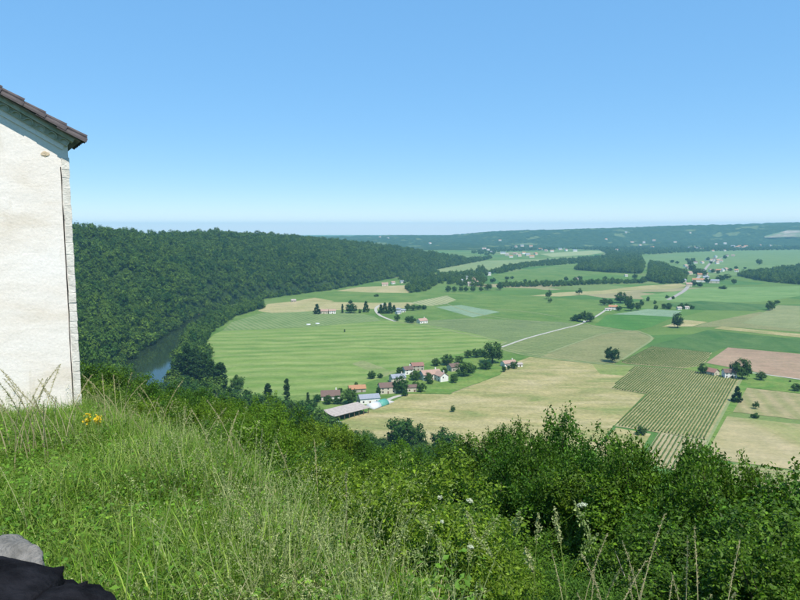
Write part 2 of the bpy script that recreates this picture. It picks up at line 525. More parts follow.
# broad green and olive backgrounds first, single plots after them
plot('meadow_field', 'pale green meadows between farm and river trees', [(190, 392), (207, 340), (232, 318), (300, 300), (420, 290), (600, 300), (640, 330), (560, 360), (420, 400), (330, 412), (250, 420)], GREEN)
plot('vineyard_field', 'olive green vines beyond the white road', [(497, 349), (530, 338), (582, 324), (640, 331), (655, 338), (645, 346), (600, 366), (540, 357)], field_mat('olive_vines', (0.105, 0.15, 0.05), (0.14, 0.175, 0.06), 0.015, None, (0.95, 8.0, (0.20, 0.21, 0.09), 0.5), 0.25))
plot('vineyard_field', 'brownish vines left of the round lone tree', [(540, 357), (598, 334), (634, 330), (654, 339), (628, 356), (614, 364)], BROWNV)
plot('vineyard_field', 'dull green vines with the white road along them', [(405, 322), (470, 318), (560, 322), (580, 324), (530, 337), (500, 346), (506, 341)], field_mat('dull_vines', (0.105, 0.15, 0.055), (0.125, 0.175, 0.058), 0.015, None, (-0.5, 8.0, (0.165, 0.19, 0.08), 0.5), 0.25))
plot('wheat_field', 'large green field with pale mowing stripes', [(207, 341), (215, 334), (222, 331), (300, 328), (382, 321), (400, 320), (470, 333), (506, 342), (500, 346), (470, 354), (430, 363), (404, 369), (384, 377), (350, 388), (318, 395), (240, 397), (222, 388), (210, 362)], MOWN)
plot('wheat_field', 'short darker plot cut into the striped field', [(352, 364), (362, 360), (395, 372), (384, 377)], field_mat('short_plot', (0.13, 0.19, 0.05), (0.20, 0.22, 0.09), 0.03))
plot('vineyard_field', 'small vineyard above the striped field', [(222, 331), (232, 322), (262, 313), (330, 309), (374, 316), (381, 321), (300, 327.5)], VINE)
plot('barley_field', 'tan plot at the foot of the wooded hill', [(258, 311), (268, 304), (297, 301), (330, 302), (384, 303), (420, 302), (404, 308), (340, 310), (272, 313)], TAN)
plot('barley_field', 'pale tan strip below the wooded hill', [(296, 301), (330, 295), (338, 300), (330, 302)], HAY)
plot('meadow_field', 'green strip between two tan plots', [(305, 296), (340, 291), (402, 292), (432, 294), (404, 301), (334, 301)], GREEN)
plot('barley_field', 'tan field in front of the small hamlet', [(336, 291), (360, 287), (412, 285), (420, 289), (408, 293), (370, 292.5)], TAN)
plot('barley_field', 'tan strip at the edge of the hill woods', [(357, 280), (385, 274.5), (420, 271), (424, 274), (392, 278)], TAN)
plot('vineyard_field', 'pale vineyard with wide rows behind the white house', [(408, 303), (447, 295.5), (456, 300), (446, 304), (430, 306)], field_mat('pale_vines', (0.16, 0.19, 0.085), (0.2, 0.22, 0.1), 0.02, None, (1.35, 9.0, (0.33, 0.33, 0.17), 0.7), 0.2))
plot('barley_field', 'blue green plot in the middle of the plain', [(436, 307), (461, 305), (500, 312), (473, 317.5)], BLUE)
plot('barley_field', 'narrow tan strip with two little trees', [(530, 296), (560, 292.5), (606, 290.5), (640, 291.5), (560, 296.5)], TAN)
plot('barley_field', 'tan strip before the dark block of wood', [(598, 291), (640, 286), (680, 283.5), (690, 286), (672, 289), (640, 290)], HAY)
plot('meadow_field', 'broad green meadows before the village', [(640, 296), (700, 288), (800, 286), (800, 296), (760, 302), (690, 303), (645, 300)], field_mat('village_meadow', (0.105, 0.19, 0.05), (0.15, 0.23, 0.075), 0.01, (0.1, 4.0), None, 0.15))
plot('maize_field', 'dark green strip of maize below the bush row', [(660, 304), (700, 301), (775, 305), (755, 311), (690, 310)], DARKG)
plot('maize_field', 'bright green plot behind the round lone tree', [(595, 325), (607, 315), (640, 314.5), (674, 317), (651, 327), (632, 331)], BRIGHT)
plot('barley_field', 'blue green plot behind the bright maize', [(612, 314.5), (648, 309), (682, 311), (672, 317), (640, 315)], BLUE)
plot('barley_field', 'tan patch under the standing lone tree', [(661, 327), (685, 320), (708, 322), (692, 326.5)], HAY)
plot('vineyard_field', 'olive vines beyond the lone tree', [(692, 327), (710, 322), (760, 312), (800, 316), (800, 332), (730, 327), (715, 327)], BROWNV)
plot('vineyard_field', 'striped vineyard with a darker corner bush', [(742, 323), (778, 305), (800, 306), (800, 330)], field_mat('striped_vines', (0.13, 0.165, 0.065), (0.16, 0.19, 0.075), 0.02, None, (1.0, 9.0, (0.25, 0.25, 0.12), 0.8), 0.2))
plot('maize_field', 'long dark green plot above the ploughed earth', [(648, 346), (708, 330), (800, 339.5), (900, 350), (900, 364), (800, 353), (728, 347), (712, 352.5)], DARKG)
plot('barley_field', 'straight pale tan strip across the vines', [(714, 328.5), (722, 326.5), (800, 334), (900, 343), (900, 348), (800, 337.5)], HAY)
plot('earth_field', 'pinkish brown ploughed field behind the farmhouse', [(706, 363), (728, 347.5), (800, 354), (900, 364), (900, 392), (800, 380), (752, 371.5)], EARTH)
plot('grass_field', 'green grass around the farmhouse', [(682, 369), (704, 364), (752, 372), (800, 381), (900, 393), (900, 410), (800, 393.5), (747, 387.5), (735, 411), (727, 416), (704, 460), (690, 480), (684, 480), (707, 440), (741, 379)], LAWN)
plot('hay_field', 'wide pale hay field with green streaks', [(330, 426), (345, 420), (392, 402), (408, 394), (450, 394.5), (500, 375), (508, 365), (530, 357), (600, 365), (640, 367), (611, 389), (645, 394.5), (612, 428), (595, 450), (560, 475), (460, 470), (380, 450)], HAY)
plot('grass_field', 'green wedge between hay and lone tree', [(592, 364.2), (640, 366.5), (626, 376), (600, 374)], field_mat('wedge', (0.14, 0.20, 0.05), (0.20, 0.22, 0.075), 0.03))
plot('grass_field', 'green orchard grass round the hamlet houses', [(392, 391), (410, 370), (440, 358), (480, 350), (500, 350), (506, 364), (500, 374.5), (450, 393.5), (410, 393.5)], LAWN)
plot('hay_field', 'small tan plot at the corner of the vineyard', [(598, 447), (616, 428), (651, 434), (640, 452), (590, 470)], HAY)
plot('hay_field', 'pale stubble with a green tinge', [(704, 458), (727, 416.5), (800, 424.5), (900, 436), (900, 484), (800, 470.5)], PALE)
plot('hay_field', 'furrowed brown plot behind the bushes', [(702, 460.5), (800, 472.5), (900, 486), (900, 540), (800, 500), (690, 486)], FURROW)
plot('hay_field', 'striped hay with two little trees', [(733, 412), (747, 388), (800, 394), (900, 405), (900, 431), (800, 420)], STRIPE)
plot('meadow_field', 'far green meadows before the blue hills', [(490, 275), (560, 265), (625, 256), (640, 262), (600, 274), (540, 284), (505, 285)], GREEN)
plot('meadow_field', 'far green plain beyond the village', [(635, 257), (720, 250), (800, 249), (800, 268), (740, 276), (690, 275), (645, 266)], field_mat('plain', (0.10, 0.17, 0.055), (0.135, 0.2, 0.065), 0.006, (0.1, 3.0)))
plot('meadow_field', 'pale strip of meadow under the hill end', [(430, 267), (480, 261), (560, 258), (640, 254), (600, 259), (500, 270), (440, 272)], field_mat('pale_meadow', (0.20, 0.24, 0.10), (0.15, 0.21, 0.08), 0.01))
plot('barley_field', 'far pale field at the foot of the hills', [(540, 254), (590, 250.5), (612, 251), (590, 255), (552, 257)], field_mat('far_pale', (0.26, 0.29, 0.13), (0.22, 0.27, 0.12), 0.01))

# ------------------------------------------------------------------ water
m, nt, b = new_mat('river_water')
b.inputs['Base Color'].default_value = (0.018, 0.030, 0.014, 1)
b.inputs['Roughness'].default_value = 0.05
b.inputs['IOR'].default_value = 1.33
b.inputs['Specular IOR Level'].default_value = 0.5
bump(nt, b, noise(nt, pos(nt), 0.22, 4.0), 0.03, 0.3)
rv = [(90, 440), (100, 375), (119, 363), (140, 348), (166, 331), (180, 322.5), (212, 309.5), (262, 300), (264, 303), (226, 312), (197, 325), (185, 340), (179, 358), (177, 376), (171, 400), (150, 440)]
w_ = add('river', mesh_np('river', [(p.x, p.y, 0.3) for p in (at(u, v) for u, v in rv)], [tuple(range(len(rv)))]), m)
if w_.data.polygons[0].normal.z < 0: w_.data.flip_normals()
prop(w_, 'dark green river bending along the wooded hill', kind='structure')

# ------------------------------------------------------------------ roads and tracks
def ribbon(name, label, pts, width, mat, z=None):
    LAYER[0] += 0.004
    z = LAYER[0] + 0.01 if z is None else z
    P = [at(u, v) for u, v in pts]
    # round the line
    Q = []
    for k in range(len(P) - 1):
        p0, p1, p2, p3 = P[max(k - 1, 0)], P[k], P[k + 1], P[min(k + 2, len(P) - 1)]
        for s in np.linspace(0, 1, 7)[:-1]:
            Q.append(0.5 * ((2 * p1) + (p2 - p0) * s + (2 * p0 - 5 * p1 + 4 * p2 - p3) * s * s + (3 * p1 - p0 - 3 * p2 + p3) * s ** 3))
    Q.append(P[-1])
    V, Fc = [], []
    for k, q in enumerate(Q):
        d = Q[min(k + 1, len(Q) - 1)] - Q[max(k - 1, 0)]; d.z = 0; d.normalize()
        n = Vector((-d.y, d.x, 0)) * width / 2
        V += [(q.x + n.x, q.y + n.y, z), (q.x - n.x, q.y - n.y, z)]
        if k: Fc.append((2 * k - 2, 2 * k - 1, 2 * k + 1, 2 * k))
    me = mesh_np(name, V, Fc)
    if me.polygons[0].normal.z < 0: me.flip_normals()
    return prop(add(name, me, mat), label, kind='structure')
GRAVEL = simple_mat('pale_gravel', (0.42, 0.40, 0.34), (0.32, 0.31, 0.25), 0.3, obj=False)
TRACK = simple_mat('grass_track', (0.22, 0.235, 0.10), (0.16, 0.20, 0.075), 0.2, obj=False)
ribbon('road', 'pale road running straight past the hamlet', [(494, 350), (512, 343.5), (530, 337.5), (560, 329.5), (582, 323.5), (600, 314), (608, 308)], 3.6, GRAVEL)
ribbon('road', 'white drive curving beside the conifers', [(384, 303.5), (377, 307), (376, 311), (381, 316), (395, 321.5)], 4.6, GRAVEL)
ribbon('path', 'light track along the striped field', [(395, 321.5), (430, 327), (470, 335), (506, 342.5)], 2.8, TRACK)
ribbon('path', 'grass track between vines and hay', [(506, 342.5), (500, 348), (530, 356), (600, 364), (640, 366)], 2.8, TRACK)
ribbon('path', 'straight track between two vineyards', [(548, 353), (600, 335), (632, 331)], 2.8, TRACK)
ribbon('path', 'tan track past the bright green plot', [(586, 324), (612, 330), (636, 331), (652, 338), (640, 348), (622, 360)], 2.8, TRACK)
ribbon('path', 'pale lane beside the ploughed field', [(750, 372.5), (775, 376), (800, 379.5), (880, 390)], 3.0, GRAVEL)
ribbon('path', 'field track across the green plain', [(442, 302), (470, 312), (500, 318), (540, 322)], 2.8, TRACK)
ribbon('path', 'faint track through the dull vines', [(480, 309), (520, 311), (560, 317)], 2.8, TRACK)
ribbon('path', 'grass lane along the big vineyard', [(741, 379), (724, 410), (707, 441), (694, 466)], 2.8, TRACK)
ribbon('road', 'village road between the meadows', [(668, 300), (684, 291), (690, 284), (700, 276), (712, 262), (728, 256)], 8.0, simple_mat('village_road', (0.34, 0.31, 0.27), None, 0.2, obj=False))

# ------------------------------------------------------------------ foliage makers
def unit(a): return a / (np.linalg.norm(a, axis=1, keepdims=True) + 1e-9)

def leaf_arrays(C, N, S, g, asp=0.6, fold=0.22):
    """one folded leaf (two triangles along a midrib) per centre"""
    n = len(C)
    t = unit(np.cross(N, unit(g.normal(size=(n, 3)))))
    b = np.cross(N, t)
    S = np.asarray(S).reshape(-1, 1)
    v = np.empty((n, 4, 3))
    v[:, 0] = C - t * S * 0.5
    v[:, 1] = C + b * S * 0.5 * asp + N * S * fold * 0.5
    v[:, 2] = C + t * S * 0.5
    v[:, 3] = C - b * S * 0.5 * asp + N * S * fold * 0.5
    k = np.arange(n)[:, None] * 4
    f = np.concatenate([k + [[0, 1, 2]], k + [[0, 2, 3]]], 0)
    return v.reshape(-1, 3), f

def clump_points(n, clumps, cr, g, up=0.35, spread=0.55):
    """leaf centres and normals round clump centres; cr = clump radii"""
    k = g.integers(0, len(clumps), n)
    d = unit(g.normal(size=(n, 3)))
    rad = np.abs(g.normal(0.72, 0.30, size=(n, 1)))
    C = clumps[k] + d * rad * cr[k][:, None]
    N = unit(d * 0.7 + g.normal(size=(n, 3)) * spread + np.array([[0, 0, up]]))
    return C, N

def crown_clumps(k, g, rx, rz, zc, inner=0.35, shape='round'):
    d = unit(g.normal(size=(k, 3)))
    rad = np.where(g.random(k) < inner, g.random(k) * 0.7, 0.70 + 0.32 * g.random(k))[:, None]
    P = d * rad
    if shape == 'round':
        P[:, 2] = np.where(P[:, 2] < -0.35, -0.35 + (P[:, 2] + 0.35) * 0.5, P[:, 2])
        P = P * [[rx, rx, rz]]
    elif shape == 'cone':
        t = g.random(k) ** 1.15
        a = g.random(k) * 2 * math.pi
        w = (1 - t) ** 0.75 * (0.55 + 0.5 * g.random(k))
        P = np.stack([np.cos(a) * w * rx, np.sin(a) * w * rx, (t * 2 - 1) * rz], 1)
    elif shape == 'spindle':
        t = g.random(k)
        a = g.random(k) * 2 * math.pi
        w = np.sin(np.clip(t * 0.86 + 0.12, 0, 1) * math.pi) ** 0.55 * (0.4 + 0.6 * g.random(k))
        P = np.stack([np.cos(a) * w * rx, np.sin(a) * w * rx, (t * 2 - 1) * rz], 1)
    P[:, 2] += zc
    return P

def crown_mesh(name, seed, n, k, rx, rz, zc, leaf, clump, shape='round', asp=0.7, dome=0.0, up=0.35):
    g = np.random.default_rng(seed)
    cl = crown_clumps(k, g, rx, rz, zc, shape=shape)
    cr = clump * (0.65 + 0.7 * g.random(k))
    C, N = clump_points(n, cl, cr, g, up)
    if dome: N = unit(N * (1 - dome) + unit((C - [[0, 0, zc - rz * 0.35]]) / [[rx, rx, rz]]) * dome)
    V, F = leaf_arrays(C, N, leaf * (0.6 + 0.8 * g.random(n)), g, asp)
    return mesh_tris(name, V, F)

def trunk_mesh(name, seed, h, r, top, rx, limbs=5, k=6):
    g = random.Random(seed)
    mb = MB()
    p = [Vector((0, 0, -0.6))]
    for s in range(1, 6):
        q = s / 5
        p.append(Vector((g.uniform(-.04, .04) * h * q, g.uniform(-.04, .04) * h * q, top * q)))
    mb.tube(p, [r * 1.35, r, r * .82, r * .62, r * .42, r * .16], k)
    for i in range(limbs):
        s = g.uniform(0.3, 0.75)
        b = p[0].lerp(p[-1], s)
        a = 2 * math.pi * (i + g.random() * .6) / limbs
        L = rx * g.uniform(.55, .85)
        m_ = b + Vector((math.cos(a) * L * .5, math.sin(a) * L * .5, L * g.uniform(.2, .45)))
        e = b + Vector((math.cos(a) * L, math.sin(a) * L, L * g.uniform(.4, .9)))
        mb.tube([b, m_, e], [r * .42, r * .28, r * .08], 5)
    return mb.mesh(name)

BARK = simple_mat('bark', (0.10, 0.08, 0.055), (0.05, 0.042, 0.032), 4.0, bmp=0.5)
PALEBARK = simple_mat('lichen_bark', (0.36, 0.34, 0.27), (0.17, 0.15, 0.11), 9.0, bmp=0.4)
LF = {
    'wood': leaf_mat('wood_leaves', (0.018, 0.066, 0.010), (0.105, 0.180, 0.024), 0.20, 0.45, 0.02, 0.15),
    'bank': leaf_mat('bank_leaves', (0.042, 0.120, 0.016), (0.105, 0.195, 0.026), 0.3, 0.45, 0.05, 0.3),
    'tree': leaf_mat('tree_leaves', (0.030, 0.088, 0.014), (0.066, 0.130, 0.021), 0.22, 0.4, 0.0, 0.2),
    'dark': leaf_mat('dark_leaves', (0.022, 0.060, 0.014), (0.038, 0.080, 0.018), 0.15, 0.35, 0.0, 0.15),
    'bright': leaf_mat('bright_leaves', (0.085, 0.17, 0.028), (0.12, 0.20, 0.036), 0.32, 0.4, 0.0, 0.25),
    'shrub': leaf_mat('shrub_leaves', (0.055, 0.150, 0.015), (0.105, 0.195, 0.020), 0.38, 0.65, 0.0, 0.5),
    'maple': leaf_mat('maple_leaves', (0.105, 0.215, 0.017), (0.16, 0.25, 0.022), 0.38, 0.55, 0.0, 0.45),
}

# far tree kinds: crown radius 1-ish times metres, all built life-size
KIND = {}
def kind(key, crown, trunk, mat): KIND[key] = (crown, trunk, mat)
for q in range(3):
    kind('round%d' % q, crown_mesh('round_crown', 40 + q, 3600, 60, 5.2, 5.0, 5.9, 0.75, 1.35, dome=0.35), trunk_mesh('oak_trunk', q, 10, .34, 8.5, 5), 'tree')
kind('small', crown_mesh('small_crown', 51, 1400, 26, 2.4, 2.2, 3.0, 0.42, 0.75, dome=0.3), trunk_mesh('small_trunk', 5, 5, .14, 4, 2.2), 'tree')
kind('bush', crown_mesh('bush_crown', 52, 1600, 26, 2.5, 1.6, 1.4, 0.45, 0.75, dome=0.3), trunk_mesh('bush_stem', 6, 3, .1, 1.8, 2, 6), 'tree')
kind('cypress', crown_mesh('cypress_crown', 53, 2600, 80, 1.7, 7.2, 7.6, 0.7, 0.7, 'spindle'), trunk_mesh('cypress_trunk', 7, 14, .25, 12, 1, 3), 'dark')
kind('fir', crown_mesh('fir_crown', 54, 2600, 80, 3.6, 5.8, 6.6, 0.85, 0.85, 'cone', up=-0.1), trunk_mesh('fir_trunk', 8, 12, .25, 11, 1.5, 4), 'dark')
kind('poplar', crown_mesh('poplar_crown', 55, 4500, 110, 3.0, 10.8, 11.8, 0.9, 1.1, 'spindle'), trunk_mesh('poplar_trunk', 9, 22, .4, 20, 2, 5), 'dark')
PROTO = {}
def tree(key, p, w, h, label, group=None, rz=None, mat=None, name=None):
    """w, h: crown width and full height in metres"""
    nm = name or {'r': 'round_tree', 's': 'small_tree', 'b': 'bush', 'c': 'cypress_tree', 'f': 'fir_tree', 'p': 'poplar_tree'}[key[0]]
    if key == 'round': key = 'round%d' % random.randrange(3)
    cm, tm, mk = KIND[key]
    mk = mat or mk
    ck = (key, mk)
    if ck not in PROTO:
        c2 = cm if not cm.materials else cm.copy()
        c2.materials.clear(); c2.materials.append(LF[mk])
        co = np.empty(len(cm.vertices) * 3); cm.vertices.foreach_get('co', co); co = co.reshape(-1, 3)
        PROTO[ck] = (c2, tm, np.percentile(np.hypot(co[:, 0], co[:, 1]), 97) * 2, np.percentile(co[:, 2], 99.3))
    c2, tm, W, H = PROTO[ck]
    e = empty(nm, p, random.uniform(0, 6.28) if rz is None else rz, label, 'bush' if key == 'bush' else 'tree', group)
    e.scale = (w / W, w / W, h / H)
    add('trunk', tm, BARK, e); add('crown', c2, None, e)
    return e

def tree_px(key, u, vb, wpx, hpx, label, group=None, mat=None, name=None):
    p = hit(u, vb)
    s = p.y / FPX
    return tree(key, (p.x, p.y, p.z - 0.1), wpx * s, hpx * s, label, group, None, mat, name)

# ------------------------------------------------------------------ masses nobody could count: scattered by geometry nodes
SRC = {}
def source(key, meshes):
    c = bpy.data.collections.new('src_' + key)
    for q, me in enumerate(meshes):
        c.objects.link(bpy.data.objects.new('%s_%02d' % (key, q), me))
    SRC[key] = (c, len(meshes))

def scatter(name, label, P, S, key, tilt=0.0, g=rng):
    """P (n,3) places, S (n,3) scales"""
    c, nv = SRC[key]
    n = len(P)
    me = bpy.data.meshes.new(name)
    me.vertices.add(n)
    me.vertices.foreach_set('co', np.asarray(P, np.float32).ravel())
    rot = np.stack([g.normal(0, tilt, n) if tilt else np.zeros(n), g.normal(0, tilt, n) if tilt else np.zeros(n), g.random(n) * 6.283], 1)
    for nm, t, arr in (('scl', 'FLOAT_VECTOR', S), ('rot', 'FLOAT_VECTOR', rot)):
        a = me.attributes.new(nm, t, 'POINT'); a.data.foreach_set('vector', np.asarray(arr, np.float32).ravel())
    a = me.attributes.new('idx', 'INT', 'POINT'); a.data.foreach_set('value', g.integers(0, nv, n).astype(np.int32))
    o = add(name, me)
    gt = bpy.data.node_groups.new('scatter_' + name, 'GeometryNodeTree')
    gt.interface.new_socket('Geometry', in_out='INPUT', socket_type='NodeSocketGeometry')
    gt.interface.new_socket('Geometry', in_out='OUTPUT', socket_type='NodeSocketGeometry')
    Nn, L = gt.nodes, gt.links
    gi, go, ip, ci = Nn.new('NodeGroupInput'), Nn.new('NodeGroupOutput'), Nn.new('GeometryNodeInstanceOnPoints'), Nn.new('GeometryNodeCollectionInfo')
    ci.inputs[0].default_value = c; ci.inputs[1].default_value = True; ci.inputs[2].default_value = True
    def attr(nm, t):
        q = Nn.new('GeometryNodeInputNamedAttribute'); q.data_type = t; q.inputs[0].default_value = nm; return q.outputs[0]
    L.new(gi.outputs[0], ip.inputs['Points']); L.new(ci.outputs[0], ip.inputs['Instance'])
    ip.inputs['Pick Instance'].default_value = True
    L.new(attr('idx', 'INT'), ip.inputs['Instance Index']); L.new(attr('rot', 'FLOAT_VECTOR'), ip.inputs['Rotation']); L.new(attr('scl', 'FLOAT_VECTOR'), ip.inputs['Scale'])
    L.new(ip.outputs[0], go.inputs[0])
    o.modifiers.new('scatter', 'NODES').node_group = gt
    return prop(o, label, kind='stuff')

def with_mat(me, m):
    me.materials.clear(); me.materials.append(m); return me
source('wood', [with_mat(crown_mesh('wood_crown', 70 + q, 900, 30, 5.0, 4.8, 5.4, 1.15, 1.5, dome=0.6), LF['wood']) for q in range(5)])
source('bank', [with_mat(crown_mesh('bank_crown', 80 + q, 6000, 60, 2.6, 2.3, 2.0, 0.20, 0.7, dome=0.3), LF['bank']) for q in range(3)] +
       [with_mat(crown_mesh('bank_crown', 84, 6000, 60, 2.4, 2.6, 2.3, 0.20, 0.7, dome=0.3), LF['tree'])])

def inside(px, py, poly):
    r = np.zeros(px.shape, bool)
    n = len(poly)
    for i in range(n):
        x1, y1 = poly[i][0], poly[i][1]; x2, y2 = poly[(i + 1) % n][0], poly[(i + 1) % n][1]
        c = ((y1 > py) != (y2 > py)) & (px < (x2 - x1) * (py - y1) / (y2 - y1 + 1e-12) + x1)
        r ^= c
    return r

def jitter_grid(x0, x1, y0, y1, s, g=rng):
    xs, ys = np.meshgrid(np.arange(x0, x1, s), np.arange(y0, y1, s))
    return (xs.ravel() + (g.random(xs.size) - .5) * s * .95, ys.ravel() + (g.random(xs.size) - .5) * s * .95)

# the woods on the hill across the river
x, y = jitter_grid(-1300, 560, 420, 2900, 9.6)
h = hill_z(x, y)
df_, _, sf_ = seg_dist(x, y, FOOT)
h = np.where((h < 0) & (df_ < 9), 0.0, h)
dr, ir, sr = seg_dist(x, y, RIDGE)
ok = (h > -0.2) & ((sr < 0) | (dr < 45)) & (x / y > -0.66)
clearing = np.hypot(x + 468, (y - 1010) * 0.6) < 14
ok &= ~clearing
x, y, h = x[ok], y[ok], h[ok]
n = len(x)
s = 0.8 + 0.85 * rng.random(n) ** 1.6 + 0.5 * (vnoise(x, y, 60, 31) - 0.5)
scatter('woods', 'dense dark green woods covering the steep hill', np.stack([x, y, h - 1.0], 1), np.stack([s, s, s * (0.85 + 0.4 * rng.random(n))], 1), 'wood')
print('hill trees', n)

def wood_patch(label, poly_px, spacing, scale, name='wood_copse'):
    poly = [at(u, v) for u, v in poly_px]
    xs = [p.x for p in poly]; ys = [p.y for p in poly]
    x, y = jitter_grid(min(xs), max(xs), min(ys), max(ys), spacing)
    ok = inside(x, y, poly); x, y = x[ok], y[ok]
    z = np.maximum(np.maximum(ground_z(x, y), hill_z(x, y)), 0)
    n = len(x)
    s = scale * (0.7 + 0.6 * rng.random(n))
    return scatter(name, label, np.stack([x, y, z - 0.8], 1), np.stack([s, s, s * (0.85 + 0.5 * rng.random(n))], 1), 'wood')

wood_patch('dark riverside woods between water and striped field', [(170, 402), (173, 378), (180, 352), (189, 332), (212, 317), (262, 303), (264, 308), (236, 316), (214, 330), (206, 340), (206, 352), (212, 376), (222, 400)], 6.5, 1.0)
wood_patch('dark block of wood beside the hill meadows', [(598, 261), (612, 255), (640, 257), (644, 268), (640, 274), (600, 272), (574, 270)], 8.5, 1.25)
wood_patch('square dark wood next to the village', [(648, 281), (650, 264), (662, 266), (686, 276), (684, 283), (664, 284)], 8.5, 1.2)
wood_patch('long dark wood right of the village', [(738, 276), (770, 272), (800, 268), (870, 266), (870, 281), (800, 285), (760, 281)], 9, 1.15)
wood_patch('tree belt across the middle of the plain', [(398, 279), (430, 276), (468, 273), (484, 268), (488, 276), (484, 288), (470, 287), (440, 284), (404, 284)], 15, 0.95)
wood_patch('dark trees behind the middle meadows', [(486, 274), (505, 267), (540, 262), (600, 257), (604, 261.5), (560, 265), (530, 267), (500, 274)], 13, 0.85)
wood_patch('hedge of trees along the middle plain', [(500, 284.5), (560, 283.5), (600, 282), (646, 281), (646, 283.2), (600, 284.5), (560, 286.4), (500, 287.5)], 9, 0.75)
wood_patch('woods at the foot of the distant hills', [(470, 253), (490, 248.5), (520, 247.5), (560, 248.5), (545, 250.5), (500, 252), (490, 256)], 30, 1.0)
wood_patch('dark woods below the right end of the hills', [(560, 249), (700, 246.5), (900, 244), (900, 249), (800, 250), (720, 251), (640, 255), (610, 256), (600, 250.5)], 24, 1.15)
wood_patch('small wood before the hamlet on the plain', [(405, 289), (420, 283), (436, 284.5), (428, 291), (410, 293)], 8, 0.9)
wood_patch('wood edge right of the hamlet', [(400, 277), (398, 272), (430, 268), (440, 272), (420, 277)], 15, 0.9)

def project(x, y, z):
    c, s = math.cos(PITCH), math.sin(PITCH)
    dz = z - CAM_Z
    f = y * c - dz * s; up = y * s + dz * c
    return 400 + FPX * x / f, 300 - FPX * up / f

# ------------------------------------------------------------------ leafy shoots for the near shrubs
def shoot_crown(name, seed, ns, nl, rx, rz, zc, leaf, L=(0.5, 1.0), asp=0.55, flat=0.6):
    g = np.random.default_rng(seed)
    d = unit(g.normal(size=(ns, 3))); d[:, 2] = np.where(d[:, 2] < -0.5, -d[:, 2], d[:, 2])
    lob = 1 + 0.28 * np.sin(d[:, 0] * 4.1 + seed) * np.cos(d[:, 1] * 3.7 + seed * 2) + 0.15 * np.sin(d[:, 2] * 7 + seed)
    rad = np.clip(0.30 + 0.62 * g.random(ns) ** 0.6, 0, 1) * lob
    B = d * rad[:, None] * [[rx, rx, rz]] + [[0, 0, zc]]
    dr_ = unit(d * 0.8 + g.normal(size=(ns, 3)) * 0.45 + [[0, 0, 0.55]])
    Ls = L[0] + (L[1] - L[0]) * g.random(ns)
    k = np.repeat(np.arange(ns), nl); n = len(k)
    t = g.random(n)
    C = B[k] + dr_[k] * (t * Ls[k])[:, None] + g.normal(size=(n, 3)) * (leaf * 1.15 * (1.15 - t * 0.6))[:, None] + np.array([[0, 0, -1]]) * (t ** 2 * Ls[k] * 0.18)[:, None]
    N = unit(g.normal(size=(n, 3)) * 0.6 + dr_[k] * 0.25 + [[0, 0, flat]])
    V, F = leaf_arrays(C, N, leaf * (0.55 + 0.8 * g.random(n)), g, asp)
    return mesh_tris(name, V, F), B, dr_, Ls

def stems_mesh(name, seed, B, D, Ls, top, r0=0.05, m=46):
    g = random.Random(seed)
    mb = MB()
    base = [Vector((g.uniform(-.25, .25), g.uniform(-.25, .25), -0.5)) for _ in range(4)]
    idx = list(range(len(B))); g.shuffle(idx)
    for q in idx[:m]:
        b = Vector(B[q]); s = base[g.randrange(4)]
        fork = s.lerp(b, 0.45) + Vector((g.uniform(-.15, .15), g.uniform(-.15, .15), abs(b.z - s.z) * .18))
        e = b + Vector(D[q]) * Ls[q] * 0.85
        mb.tube([s, fork, b, e], [r0 * g.uniform(.5, 1), r0 * .4, r0 * .2, r0 * .06], 5)
    return mb.mesh(name)

def dead_mesh(name, seed, n=3, L=1.6):
    g = random.Random(seed)
    mb = MB()
    for _ in range(n):
        p = Vector((g.uniform(-.5, .5), g.uniform(-.5, .5), g.uniform(0, .4)))
        d = Vector((g.uniform(-.7, .7), g.uniform(-.9, .2), g.uniform(.5, 1))).normalized()
        pts = [p.copy()]
        for s in range(11):
            d = (d + Vector((g.gauss(0, .28), g.gauss(0, .28), g.gauss(0, .2)))).normalized()
            p = p + d * L / 11; pts.append(p.copy())
            if s > 0:
                e = p + (d + Vector((g.gauss(0, .8), g.gauss(0, .8), g.gauss(.1, .5)))).normalized() * L * g.uniform(.08, .24)
                mb.tube([p, (p + e) / 2 + Vector((g.gauss(0, .02), g.gauss(0, .02), 0.02)), e], [.006, .004, .002], 4)
        mb.tube(pts, [.012, .012, .011, .010, .009, .008, .0075, .007, .006, .005, .004, .002], 5)
    return mb.mesh(name)

SHRUB = []
for q, (rx, rz, zc, lf, mk) in enumerate(((1.9, 1.9, 2.1, .085, 'shrub'), (1.6, 2.3, 2.5, .085, 'shrub'), (2.2, 1.6, 1.7, .095, 'shrub'), (1.8, 1.8, 2.0, .10, 'maple'), (2.0, 1.4, 1.5, .075, 'maple'))):
    me, B, D, Ls = shoot_crown('shrub_crown', 300 + q, 560, 56, rx, rz, zc, lf * 0.92, (0.25, 0.6))
    me.materials.append(LF[mk])
    co = np.empty(len(me.vertices) * 3); me.vertices.foreach_get('co', co); co = co.reshape(-1, 3)
    SHRUB.append((me, stems_mesh('shrub_stems', q, B, D, Ls, rz), np.percentile(np.hypot(co[:, 0], co[:, 1]), 96) * 2, np.percentile(co[:, 2], 99.5)))
DEAD = [dead_mesh('dead_branch', 90 + q) for q in range(3)]

